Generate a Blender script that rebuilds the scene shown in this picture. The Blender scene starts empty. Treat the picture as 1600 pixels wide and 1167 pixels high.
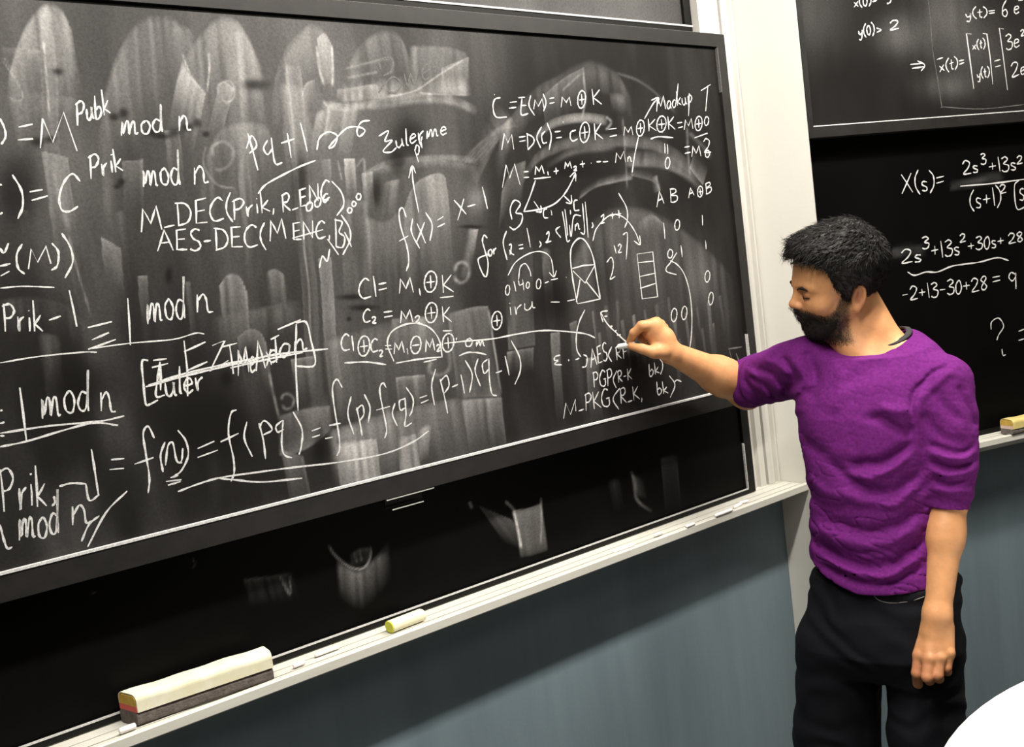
import bpy, bmesh, math, random
import numpy as np
from mathutils import Vector, Matrix

random.seed(7)
RNG = np.random.RandomState(7)
SC = bpy.context.scene
COL = SC.collection

# ------------------------------------------------------------------ camera
F_ = 1500.0                                   # focal length in pixels of a 1600 px wide frame
PIT, ROL, T1, T2 = np.radians([5.16, 7.22, 52.87, 70.12])
CAM = np.array([0, 0, 1.72])
_F = np.array([0, np.cos(PIT), -np.sin(PIT)])
_U0 = np.array([0, np.sin(PIT), np.cos(PIT)])
_R0 = np.array([1.0, 0, 0])
_R = np.cos(ROL) * _R0 - np.sin(ROL) * _U0
_U = np.sin(ROL) * _R0 + np.cos(ROL) * _U0
cam_data = bpy.data.cameras.new('camera')
cam_data.sensor_width = 36.0
cam_data.sensor_fit = 'HORIZONTAL'
cam_data.lens = F_ / 1600.0 * 36.0
cam_data.clip_start = 0.02
cam = bpy.data.objects.new('camera', cam_data)
COL.objects.link(cam)
cam.matrix_world = Matrix(((_R[0], _U[0], -_F[0], CAM[0]), (_R[1], _U[1], -_F[1], CAM[1]),
                           (_R[2], _U[2], -_F[2], CAM[2]), (0, 0, 0, 1)))
SC.camera = cam

# ------------------------------------------------------------------ world, exposure
world = bpy.data.worlds.new('world')
SC.world = world
world.use_nodes = True
world.node_tree.nodes['Background'].inputs[0].default_value = (1.0, 0.93, 0.82, 1)
world.node_tree.nodes['Background'].inputs[1].default_value = 0.01
SC.view_settings.view_transform = 'Standard'
SC.view_settings.look = 'None'
SC.view_settings.gamma = 1.0
SC.view_settings.use_curve_mapping = False
SC.view_settings.exposure = 0.0


# ------------------------------------------------------------------ places
def ray(x, y):
    return _F + _R * (x - 800) / F_ - _U * (y - 583.5) / F_


def proj(P):
    P = np.asarray(P, float) - CAM
    z = P @ _F
    return np.stack([800 + F_ * (P @ _R) / z, 583.5 - F_ * (P @ _U) / z], -1)


def at(x, y, Z):
    return CAM + ray(x, y) * Z


class Plane:
    """a vertical plane: d runs along it, n points into the room"""
    def __init__(s, th, D):
        s.d = np.array([np.sin(th), np.cos(th), 0])
        s.n = np.array([np.cos(th), -np.sin(th), 0])
        s.o = -s.n * D

    def hit(s, x, y):
        r = ray(x, y)
        return CAM + r * (((s.o - CAM) @ s.n) / (r @ s.n))

    def tz(s, x, y):
        P = s.hit(x, y)
        return (P - s.o) @ s.d, P[2]

    def pt(s, t, z, off=0.0):
        return s.o + s.d * t + s.n * off + np.array([0, 0, z])


LW = Plane(T1, 1.54)        # face of the written board on the left wall
RW = Plane(T2, 2.10)        # face of the upper board on the right wall


def hz(x, y, z):
    r = ray(x, y)
    return CAM + r * ((z - CAM[2]) / r[2])


def area_light(name, loc, direction, sx, sy, power, color, along):
    ld = bpy.data.lights.new(name, 'AREA')
    ld.shape = 'RECTANGLE'
    ld.size = sx
    ld.size_y = sy
    ld.energy = power
    ld.color = color
    o = bpy.data.objects.new(name, ld)
    COL.objects.link(o)
    z = -Vector(direction).normalized()
    x = Vector(along).normalized()
    x = (x - z * x.dot(z)).normalized()
    y = z.cross(x)
    o.matrix_world = Matrix(((x[0], y[0], z[0], loc[0]), (x[1], y[1], z[1], loc[1]),
                             (x[2], y[2], z[2], loc[2]), (0, 0, 0, 1)))
    return o


WARM = (1.0, 0.955, 0.87)
# the row of board lights on the ceiling along the left boards, and the one along the right boards
area_light('board_light_row', LW.pt(1.15, 2.93, 0.80), (0, 0, -1), 2.4, 0.10, 96, WARM, LW.d)
area_light('board_light_row', RW.pt(2.3, 2.93, 0.80), (0, 0, -1), 1.6, 0.10, 20, WARM, RW.d)
# the room's ceiling fixture behind the photographer
area_light('room_light', (-0.2, -0.6, 2.93), (0, 0, -1), 1.2, 1.2, 6, WARM, (1, 0, 0))


# ------------------------------------------------------------------ helpers
def tag(o, label=None, cat=None, group=None, kind=None):
    if label: o['label'] = label
    if cat: o['category'] = cat
    if group: o['group'] = group
    if kind: o['kind'] = kind
    return o


def new_mesh(name, verts, faces, mat, parent=None, smooth=False):
    me = bpy.data.meshes.new(name)
    me.from_pydata([tuple(map(float, v)) for v in verts], [], faces)
    me.update()
    if smooth:
        me.polygons.foreach_set('use_smooth', [True] * len(me.polygons))
    if mat: me.materials.append(mat)
    o = bpy.data.objects.new(name, me)
    COL.objects.link(o)
    if parent: attach(o, parent)
    return o


def attach(o, parent):
    o.parent = parent
    o.matrix_parent_inverse = parent.matrix_world.inverted()


def empty(name, loc):
    o = bpy.data.objects.new(name, None)
    COL.objects.link(o)
    o.empty_display_size = 0.1
    o.matrix_world = Matrix.Translation(Vector([float(v) for v in loc]))
    o.location = [float(v) for v in loc]
    return o


def finish(name, bm, mat, parent=None, smooth=False, kind=None, bevel=0, seg=2):
    if bevel:
        es = [e for e in bm.edges if len(e.link_faces) == 2 and e.calc_face_angle(0) > 0.6]
        bmesh.ops.bevel(bm, geom=es, offset=bevel, segments=seg, profile=0.5, affect='EDGES', clamp_overlap=True)
    bmesh.ops.recalc_face_normals(bm, faces=bm.faces)
    me = bpy.data.meshes.new(name)
    bm.to_mesh(me)
    bm.free()
    if smooth:
        me.polygons.foreach_set('use_smooth', [True] * len(me.polygons))
    if mat: me.materials.append(mat)
    o = bpy.data.objects.new(name, me)
    COL.objects.link(o)
    if kind: o['kind'] = kind
    if parent: attach(o, parent)
    return o


def prism(bm, pts, ext):
    """pts: closed polygon of 3-D points, ext: extrusion vector"""
    a = [bm.verts.new(tuple(map(float, p))) for p in pts]
    b = [bm.verts.new(tuple(map(float, np.asarray(p) + ext))) for p in pts]
    n = len(a)
    bm.faces.new(a[::-1])
    bm.faces.new(b)
    for i in range(n):
        bm.faces.new((a[i], a[(i + 1) % n], b[(i + 1) % n], b[i]))


def slab(bm, PL, t0, t1, z0, z1, o0, o1):
    """box in wall coordinates; o = offset into the room"""
    pts = [PL.pt(t0, z0, o0), PL.pt(t1, z0, o0), PL.pt(t1, z1, o0), PL.pt(t0, z1, o0)]
    prism(bm, pts, PL.n * (o1 - o0))


def box_obj(name, PL, t0, t1, z0, z1, o0, o1, mat, parent=None, bevel=0.0, kind=None):
    bm = bmesh.new()
    slab(bm, PL, t0, t1, z0, z1, o0, o1)
    return finish(name, bm, mat, parent, bevel=bevel, kind=kind)


# value noise for numpy arrays
_NT = RNG.rand(64, 64, 64).astype(np.float32)


def vnoise(x, y, z=None):
    if z is None: z = np.zeros_like(x)
    xi = np.floor(x).astype(int); yi = np.floor(y).astype(int); zi = np.floor(z).astype(int)
    fx = x - xi; fy = y - yi; fz = z - zi
    fx = fx * fx * (3 - 2 * fx); fy = fy * fy * (3 - 2 * fy); fz = fz * fz * (3 - 2 * fz)
    r = 0
    for dx in (0, 1):
        wx = fx if dx else 1 - fx
        for dy in (0, 1):
            wy = fy if dy else 1 - fy
            for dz in (0, 1):
                wz = fz if dz else 1 - fz
                r = r + _NT[(xi + dx) & 63, (yi + dy) & 63, (zi + dz) & 63] * wx * wy * wz
    return r


def fbm(x, y, z=None, o=3):
    r = 0; a = 0.5; s = 0
    for k in range(o):
        f = 2 ** k
        r = r + a * vnoise(x * f + 7.3 * k, y * f + 3.1 * k, None if z is None else z * f)
        s += a; a *= 0.5
    return r / s


# ------------------------------------------------------------------ materials
def mat(name, color, rough=0.5, spec=0.5, metal=0.0, noise=None, bump=None, sss=0.0, sheen=0.0):
    """noise=(scale, second colour, stretch), bump=(scale, strength, distance)"""
    m = bpy.data.materials.new(name)
    m.use_nodes = True
    nt = m.node_tree
    b = nt.nodes['Principled BSDF']
    b.inputs['Base Color'].default_value = (*color, 1)
    b.inputs['Roughness'].default_value = rough
    b.inputs['Metallic'].default_value = metal
    b.inputs['Specular IOR Level'].default_value = spec
    if sss:
        b.inputs['Subsurface Weight'].default_value = sss
        b.inputs['Subsurface Radius'].default_value = (0.010, 0.004, 0.002)
        b.inputs['Subsurface Scale'].default_value = 1.0
    if sheen:
        b.inputs['Sheen Weight'].default_value = sheen
        b.inputs['Sheen Tint'].default_value = (*[min(1, c * 2.5) for c in color], 1)
    tc = nt.nodes.new('ShaderNodeTexCoord')
    if noise:
        sc, c2, st = noise
        mp = nt.nodes.new('ShaderNodeMapping')
        mp.inputs['Scale'].default_value = st
        n = nt.nodes.new('ShaderNodeTexNoise')
        n.inputs['Scale'].default_value = sc
        n.inputs['Detail'].default_value = 5
        n.inputs['Roughness'].default_value = 0.65
        cr = nt.nodes.new('ShaderNodeMapRange')
        cr.inputs[1].default_value = 0.35
        cr.inputs[2].default_value = 0.65
        mx = nt.nodes.new('ShaderNodeMix')
        mx.data_type = 'RGBA'
        mx.inputs[6].default_value = (*color, 1)
        mx.inputs[7].default_value = (*c2, 1)
        nt.links.new(tc.outputs['Object'], mp.inputs[0])
        nt.links.new(mp.outputs[0], n.inputs['Vector'])
        nt.links.new(n.outputs[0], cr.inputs[0])
        nt.links.new(cr.outputs[0], mx.inputs[0])
        nt.links.new(mx.outputs[2], b.inputs['Base Color'])
    if bump:
        sc, st, di = bump
        n = nt.nodes.new('ShaderNodeTexNoise')
        n.inputs['Scale'].default_value = sc
        n.inputs['Detail'].default_value = 4
        bp = nt.nodes.new('ShaderNodeBump')
        bp.inputs['Strength'].default_value = st
        bp.inputs['Distance'].default_value = di
        nt.links.new(tc.outputs['Object'], n.inputs['Vector'])
        nt.links.new(n.outputs[0], bp.inputs['Height'])
        nt.links.new(bp.outputs[0], b.inputs['Normal'])
    return m


def board_mat(name, base, chalk, rough=0.45, spec=0.35):
    """slate with chalk dust: the 'dust' attribute says where it was wiped"""
    m = bpy.data.materials.new(name)
    m.use_nodes = True
    nt = m.node_tree
    b = nt.nodes['Principled BSDF']
    b.inputs['Specular IOR Level'].default_value = spec
    at_ = nt.nodes.new('ShaderNodeAttribute')
    at_.attribute_name = 'dust'
    tc = nt.nodes.new('ShaderNodeTexCoord')
    n = nt.nodes.new('ShaderNodeTexNoise')
    n.inputs['Scale'].default_value = 210
    n.inputs['Detail'].default_value = 6
    n.inputs['Roughness'].default_value = 0.8
    mr = nt.nodes.new('ShaderNodeMapRange')
    mr.inputs[1].default_value = 0.3
    mr.inputs[2].default_value = 0.7
    mr.inputs[3].default_value = 0.65
    mr.inputs[4].default_value = 1.35
    mu = nt.nodes.new('ShaderNodeMath')
    mu.operation = 'MULTIPLY'
    mu.use_clamp = True
    mx = nt.nodes.new('ShaderNodeMix')
    mx.data_type = 'RGBA'
    mx.inputs[6].default_value = (*base, 1)
    mx.inputs[7].default_value = (*chalk, 1)
    nt.links.new(tc.outputs['Object'], n.inputs['Vector'])
    nt.links.new(n.outputs[0], mr.inputs[0])
    nt.links.new(mr.outputs[0], mu.inputs[0])
    nt.links.new(at_.outputs['Fac'], mu.inputs[1])
    nt.links.new(mu.outputs[0], mx.inputs[0])
    nt.links.new(mx.outputs[2], b.inputs['Base Color'])
    rr = nt.nodes.new('ShaderNodeMapRange')
    rr.inputs[3].default_value = rough
    rr.inputs[4].default_value = 0.9
    nt.links.new(mu.outputs[0], rr.inputs[0])
    nt.links.new(rr.outputs[0], b.inputs['Roughness'])
    return m


M_BOARD = board_mat('slate_dusty', (0.006, 0.0053, 0.0048), (0.58, 0.565, 0.555), spec=.12)
M_BOARD2 = board_mat('slate_dark', (0.0015, 0.0013, 0.0012), (0.58, 0.565, 0.555), spec=.06)
M_FRAME = mat('board_frame', (0.0125, 0.0115, 0.011), 0.45, 0.3, noise=(25, (0.018, 0.0165, 0.0155), (1, 1, 1)))
M_FRAME2 = mat('board_frame_dark', (0.005, 0.0045, 0.004), 0.5, 0.2)
M_GROOVE = mat('groove', (0.002, 0.002, 0.002), 0.9, 0.1)
M_CHALK = mat('chalk', (0.75, 0.74, 0.735), 0.95, 0.1, noise=(420, (0.40, 0.395, 0.39), (1, 1, 1)))
M_CHALKF = mat('chalk_faint', (0.16, 0.155, 0.15), 0.95, 0.1, noise=(420, (0.07, 0.067, 0.065), (1, 1, 1)))
M_CHALKSTICK = mat('chalk_stick', (0.93, 0.89, 0.88), 0.9, 0.1, bump=(200, 0.2, 0.001))
M_TRAY = mat('tray_aluminium', (0.62, 0.60, 0.53), 0.45, 0.4, noise=(14, (0.68, 0.665, 0.60), (1, 1, 6)))
M_TRACK = mat('track_aluminium', (0.66, 0.64, 0.59), 0.4, 0.5, noise=(30, (0.58, 0.56, 0.52), (1, 1, .1)))
M_WHITE = mat('painted_column', (0.79, 0.775, 0.715), 0.6, 0.3, noise=(3, (0.765, 0.75, 0.69), (1, 1, 1)), bump=(90, 0.15, 0.002))
M_BLUE = mat('wall_blue_grey', (0.205, 0.265, 0.300), 0.6, 0.25, noise=(2.2, (0.165, 0.215, 0.245), (3, 3, .35)), bump=(150, 0.2, 0.001))
M_WALLUP = mat('wall_upper', (0.22, 0.21, 0.19), 0.7, 0.3, bump=(120, 0.2, 0.001))
M_FLOOR = mat('floor_vinyl', (0.10, 0.10, 0.095), 0.5, 0.4, noise=(40, (0.14, 0.135, 0.13), (1, 1, 1)))
M_CEIL = mat('ceiling_paint', (0.30, 0.29, 0.27), 0.9, 0.2)
M_METAL = mat('brushed_metal', (0.75, 0.74, 0.70), 0.25, 0.5, metal=0.9)
# ================================================================== the room
TC = 2.055                       # where the left bay ends against the column
TRZ = 1.118                      # top of both chalk trays
WOFF = -0.06                     # plaster of the left wall, measured from the board face
colA = LW.pt(TC, 0, WOFF - 0.06)
colC = LW.pt(TC, 0, 0.128)
colD = RW.pt(1.650, 0, 0.01)
colE = RW.pt(1.650, 0, -0.25)
H = 3.0
UP = np.array([0, 0, 1.0])

# walls
def wall(name, p, q, z0, z1, m, back):
    bm = bmesh.new()
    p = np.array(p, float); q = np.array(q, float)
    pts = [p + UP * z0, q + UP * z0, q + UP * z1, p + UP * z1]
    prism(bm, pts, np.array(back, float))
    return finish(name, bm, m, kind='structure')

LN = -LW.n * 0.12
RN = -RW.n * 0.12
l0 = LW.pt(-2.6, 0, WOFF); l1 = LW.pt(TC + 0.0, 0, WOFF)
r0 = RW.pt(1.66, 0, -0.10); r1 = RW.pt(4.4, 0, -0.10)
SILL = 1.045
wl = wall('wall_left', l0, l1, 0, SILL + 0.02, M_BLUE, LN)
wall('wall_left_upper', LW.pt(-2.6, 0, WOFF - 0.07), LW.pt(TC, 0, WOFF - 0.07), SILL + 0.0, H, M_WALLUP, LN * .8)
wr = wall('wall_right', r0, r1, 0, SILL + 0.02, M_BLUE, RN)
wall('wall_right_upper', RW.pt(1.66, 0, -0.13), RW.pt(4.4, 0, -0.13), SILL, H, M_WALLUP, RN)
bl = l0 + LW.n * 4.6
br = r1 + RW.n * 4.6
wall('wall_back', bl, br, 0, H, M_WALLUP, (0, -0.1, 0))
wall('wall_left_side', l0, bl, 0, H, M_WALLUP, -LW.d * 0.1)
wall('wall_right_side', r1, br, 0, H, M_WALLUP, RW.d * 0.1)
bm = bmesh.new()
prism(bm, [l0 + LN - LW.d * .1, colE - RW.n * .2, r1 + RN + RW.d * .1, br + RW.d * .1 - RW.n * 0 - np.array([0, .1, 0]), bl - LW.d * .1 - np.array([0, .1, 0])], -UP * 0.05)
finish('floor', bm, M_FLOOR, kind='structure')
bm = bmesh.new()
prism(bm, [p + UP * H for p in (l0 + LN - LW.d * .1, colE - RW.n * .2, r1 + RN + RW.d * .1, br + RW.d * .1 - np.array([0, .1, 0]), bl - LW.d * .1 - np.array([0, .1, 0]))], UP * 0.05)
finish('ceiling', bm, M_CEIL, kind='structure')

# the cream column between the two bays
bm = bmesh.new()
prism(bm, [colA, colC, colD, colE, LW.pt(TC, 0, -0.5)], UP * H)
col_ob = finish('column', bm, M_WHITE, kind=None, bevel=0.004)
tag(col_ob, 'broad cream painted column between the left and right blackboards', 'column')

# ceiling fixtures (the lamps themselves)
M_LAMP = bpy.data.materials.new('lamp_diffuser')
M_LAMP.use_nodes = True
_b = M_LAMP.node_tree.nodes['Principled BSDF']
_b.inputs['Base Color'].default_value = (.9, .9, .85, 1)
_b.inputs['Emission Color'].default_value = (*WARM, 1)
_b.inputs['Emission Strength'].default_value = 2.0


def lamp(center, along, l, w, label):
    along = np.array(along, float); side = np.cross(along, UP)
    root = empty('ceiling_light', (center[0], center[1], 2.945))
    tag(root, label, 'lamp')
    bm = bmesh.new()
    c = np.array([center[0], center[1], 2.945])
    prism(bm, [c + along * (sx * (l / 2 + .03)) + side * (sy * (w / 2 + .03)) for sx, sy in ((-1, -1), (1, -1), (1, 1), (-1, 1))], UP * 0.055)
    finish('housing', bm, M_WALLUP, root, bevel=.004)
    bm = bmesh.new()
    prism(bm, [c - UP * .004 + along * (sx * (l / 2)) + side * (sy * (w / 2)) for sx, sy in ((-1, -1), (1, -1), (1, 1), (-1, 1))], UP * 0.004)
    finish('diffuser', bm, M_LAMP, root)


lamp(LW.pt(1.15, 0, 0.80), LW.d, 2.4, .10, 'long slim ceiling light over the left blackboards')
lamp(RW.pt(2.3, 0, 0.80), RW.d, 1.6, .10, 'shorter slim ceiling light over the right blackboards')
lamp((-.2, -.6, 0), (1, 0, 0), 1.2, 1.2, 'square ceiling light in the middle of the room')


# ================================================================== chalk trays
def tray(PL, t0, t1, back, front, label, cut0=None):
    """profile extruded along the wall: ribbed top, lip, underside sloping back to the wall"""
    root = empty('chalk_tray', PL.pt((t0 + t1) / 2, TRZ, front))
    tag(root, label, 'chalk tray')
    pf = [(back, TRZ + .0), (front - .012, TRZ - .001), (front - .010, TRZ + .0022), (front - .002, TRZ + .0022), (front, TRZ), (front, TRZ - .015), (front - .004, TRZ - .018),
          (front - .012, TRZ - .018), ((WOFF + .0006) if PL is LW else back, SILL + .024), (back, SILL + .024)]
    bm = bmesh.new()
    prism(bm, [PL.pt(t0, z, o) for o, z in pf], PL.d * (t1 - t0))
    finish('trough', bm, M_TRAY, root)
    for k, fr in enumerate((.25, .55, .8)):
        o = back + (front - back) * fr
        box_obj('rib', PL, t0, t1, TRZ + .0001, TRZ + .0006, o - .0010, o + .0010, M_TRAY, root)
    return root


TRAY_L = tray(LW, -1.2, TC - .001, -0.075, 0.030, 'long pale metal chalk tray under the left blackboards')
TRAY_R = tray(RW, 1.652, 3.6, -0.045, 0.030, 'pale metal chalk tray under the right blackboards, behind the man')

# dark shadow joint under the left tray bracket
# ================================================================== sliding tracks at the end of the left bay
tr = empty('board_track', LW.pt(2.0, TRZ, -.06))
tag(tr, 'ribbed vertical metal sliding track beside the cream column', 'track')
bm = bmesh.new()
TZ0, TZ1 = TRZ + .0005, 2.98
# stepped profile (t, off): channels between fins
prof = [(1.938, -.125), (1.938, -.072), (1.946, -.066), (1.966, -.066), (1.970, -.074), (1.978, -.074), (1.982, -.064), (2.002, -.062),
        (2.002, -.100), (2.010, -.100), (2.010, -.060), (2.018, -.056), (2.030, -.056), (2.034, -.066), (2.043, -.066), (2.046, -.056), (2.053, -.056), (2.053, -.125)]
prism(bm, [LW.pt(t, TZ0, o) for t, o in prof], UP * (TZ1 - TZ0))
finish('channel', bm, M_TRACK, tr)
box_obj('slot', LW, 2.002, 2.010, TZ0 + .001, TZ1, -.105, -.088, M_GROOVE, tr)
# ================================================================== blackboards
def dust_grid(name, PL, t0, t1, z0, z1, off, step, fn, m, parent, tpad=None):
    ts = np.arange(t0, t1 + step * .5, step); ts[-1] = t1
    if tpad is not None:
        ts = np.concatenate([np.arange(tpad, t0 - .01, .04), ts])
    zs = np.arange(z0, z1 + step * .5, step); zs[-1] = z1
    T, Z = np.meshgrid(ts, zs, indexing='ij')
    V = PL.o + T[..., None] * PL.d + Z[..., None] * UP + PL.n * off
    nt_, nz = T.shape
    idx = np.arange(nt_ * nz).reshape(nt_, nz)
    # front face grid
    q = np.stack([idx[:-1, :-1], idx[1:, :-1], idx[1:, 1:], idx[:-1, 1:]], -1).reshape(-1, 4)
    V = V.reshape(-1, 3)
    me = bpy.data.meshes.new(name)
    me.vertices.add(len(V)); me.vertices.foreach_set('co', V.astype(np.float32).ravel())
    me.loops.add(q.size); me.loops.foreach_set('vertex_index', q.astype(np.int32).ravel())
    me.polygons.add(len(q)); me.polygons.foreach_set('loop_start', np.arange(0, q.size, 4, dtype=np.int32))
    me.polygons.foreach_set('loop_total', np.full(len(q), 4, dtype=np.int32))
    me.update()
    me.validate()
    px = proj(V)
    d = fn(px[:, 0], px[:, 1], T.ravel(), Z.ravel())
    a = me.attributes.new('dust', 'FLOAT', 'POINT')
    a.data.foreach_set('value', np.clip(d, 0, 1).astype(np.float32))
    me.materials.append(m)
    o = bpy.data.objects.new(name, me)
    COL.objects.link(o)
    attach(o, parent)
    return o


def sst(e0, e1, x):
    t = np.clip((x - e0) / (e1 - e0), 0, 1)
    return t * t * (3 - 2 * t)


def seg_dist(X, Y, pts):
    """distance to a polyline, and the arc position (0..1) and side of the nearest point"""
    best = np.full(X.shape, 1e9); pos = np.zeros(X.shape); side = np.zeros(X.shape)
    L = [math.hypot(pts[i + 1][0] - pts[i][0], pts[i + 1][1] - pts[i][1]) for i in range(len(pts) - 1)]
    tot = sum(L); acc = 0
    for i, l in enumerate(L):
        ax, ay = pts[i]; bx, by = pts[i + 1]
        ux, uy = (bx - ax) / l, (by - ay) / l
        s = np.clip((X - ax) * ux + (Y - ay) * uy, 0, l)
        dx = X - ax - ux * s; dy = Y - ay - uy * s
        dd = np.hypot(dx, dy)
        m_ = dd < best
        best = np.where(m_, dd, best)
        pos = np.where(m_, (acc + s) / tot, pos)
        side = np.where(m_, dx * -uy + dy * ux, side)
        acc += l
    return best, pos, side


def curve(pts, n=6):
    """Catmull-Rom through the points"""
    if len(pts) < 3: return [tuple(p) for p in pts]
    P = [np.array(p, float) for p in pts]
    P = [2 * P[0] - P[1]] + P + [2 * P[-1] - P[-2]]
    out = []
    for i in range(1, len(P) - 2):
        for k in range(n):
            t = k / n
            out.append(tuple(0.5 * ((2 * P[i]) + (-P[i - 1] + P[i + 1]) * t + (2 * P[i - 1] - 5 * P[i] + 4 * P[i + 1] - P[i + 2]) * t * t
                                    + (-P[i - 1] + 3 * P[i] - 3 * P[i + 1] + P[i + 2]) * t ** 3)))
    out.append(tuple(P[-2]))
    return out


def swipe(d, X, Y, pts, w, op, edge=0.0, fade=(0, 0), soft=0.35, streak=0.5, n=5):
    """one wipe of an eraser: pts in photo pixels, w half width, edge = brighter rim"""
    xs = [p[0] for p in pts]; ys = [p[1] for p in pts]
    m_ = (X > min(xs) - w * 1.6) & (X < max(xs) + w * 1.6) & (Y > min(ys) - w * 1.6) & (Y < max(ys) + w * 1.6)
    if not m_.any(): return
    x = X[m_]; y = Y[m_]
    b, pos, side = seg_dist(x, y, curve(pts, n))
    wn = w * (.8 + .5 * vnoise(x * .03 + 3, y * .03 + pts[0][1]))
    body = 1 - sst(wn * .35, wn * 1.35, b)
    body = .75 * body + .25 * (1 - sst(wn * .8, wn, b))
    rim = np.exp(-((b - w * .93) / (1.5 + w * .04)) ** 2) * edge
    f = np.ones_like(pos)
    if fade[0]: f = f * sst(0, fade[0], pos)
    if fade[1]: f = f * (1 - sst(1 - fade[1], 1, pos))
    st = 1 - streak + streak * 2 * vnoise(side * .22 + w, pos * 5 + pts[0][0], np.full_like(side, pts[0][1]))
    pn = .35 + 1.3 * vnoise(x * .035 + pts[0][0], y * .022)
    d[m_] = np.maximum(d[m_], d[m_] * .55 + (body * op * .62 * st * pn + rim * .30 * pn) * f)


def blob(d, X, Y, cx, cy, rx, ry, op, ang=0):
    c, s = math.cos(ang), math.sin(ang)
    u = (X - cx) * c + (Y - cy) * s; v = -(X - cx) * s + (Y - cy) * c
    r = (u / rx) ** 2 + (v / ry) ** 2
    d += op * np.exp(-r)


def veil(d, X, Y, edge, dv, op, rim=.10, side=.04, p=1.3, streak=.6, width=1.6):
    """chalk film left by a wipe: begins sharply at 'edge' and thins out along dv (photo pixels)"""
    L = math.hypot(*dv); ux, uy = dv[0] / L, dv[1] / L
    E = curve(edge, 6) if len(edge) > 2 else edge
    ea = np.array([-(q[0]) * uy + q[1] * ux for q in E]); eb = np.array([q[0] * ux + q[1] * uy for q in E])
    if ea[0] > ea[-1]: ea = ea[::-1]; eb = eb[::-1]
    o = np.argsort(ea); ea = ea[o]; eb = eb[o]
    a = -X * uy + Y * ux
    m_ = (a > ea[0] - 2) & (a < ea[-1] + 2)
    if not m_.any(): return
    a = a[m_]; x = X[m_]; y = Y[m_]
    b = x * ux + y * uy
    be = np.interp(a, ea, eb)
    s = (b - be) / L
    st = 1 - streak + streak * 2 * vnoise(a * .16 + op * 97, b * .006, np.full_like(a, edge[0][0] * .1))
    st *= .6 + .8 * vnoise(x * .02 + 9, y * .016 + edge[0][0])
    w = (ea[-1] - ea[0]); da = np.minimum(a - ea[0], ea[-1] - a)
    sf = 1.2 + 9 * sst(60, 130, ea[-1] - ea[0]) + 9 * sst(.4, .8, vnoise(x * .013 + edge[0][0], y * .013))          # crisp here, powdery there
    inn = sst(-sf * .6, sf, b - be) * sst(-sf * .5, sf * 1.2, da)
    body = np.clip(1 - s, 0, 1) ** p * inn
    rm = np.exp(-np.clip((b - be), 0, 99) / (width * 1.8)) * inn * (.4 + 1.2 * vnoise(a * .05, b * .05 + 3))
    sd = np.exp(-np.clip(da, 0, 99) / 2.2) * inn * np.clip(1 - s, 0, 1)
    add = 1.3 * op * body * st + 1.1 * rim * rm + side * sd
    d[m_] = np.maximum(d[m_], d[m_] * .72 + add)


def line(d, X, Y, pts, v, w=1.2, n=5):
    xs = [p[0] for p in pts]; ys = [p[1] for p in pts]
    m_ = (X > min(xs) - 8) & (X < max(xs) + 8) & (Y > min(ys) - 8) & (Y < max(ys) + 8)
    if not m_.any(): return
    b, pos, s = seg_dist(X[m_], Y[m_], curve(pts, n))
    d[m_] += v * np.exp(-(b / w) ** 2) * (.5 + vnoise(pos * 9, pos * 0 + pts[0][0])) * sst(0, .08, pos) * sst(1, .85, pos)


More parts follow.
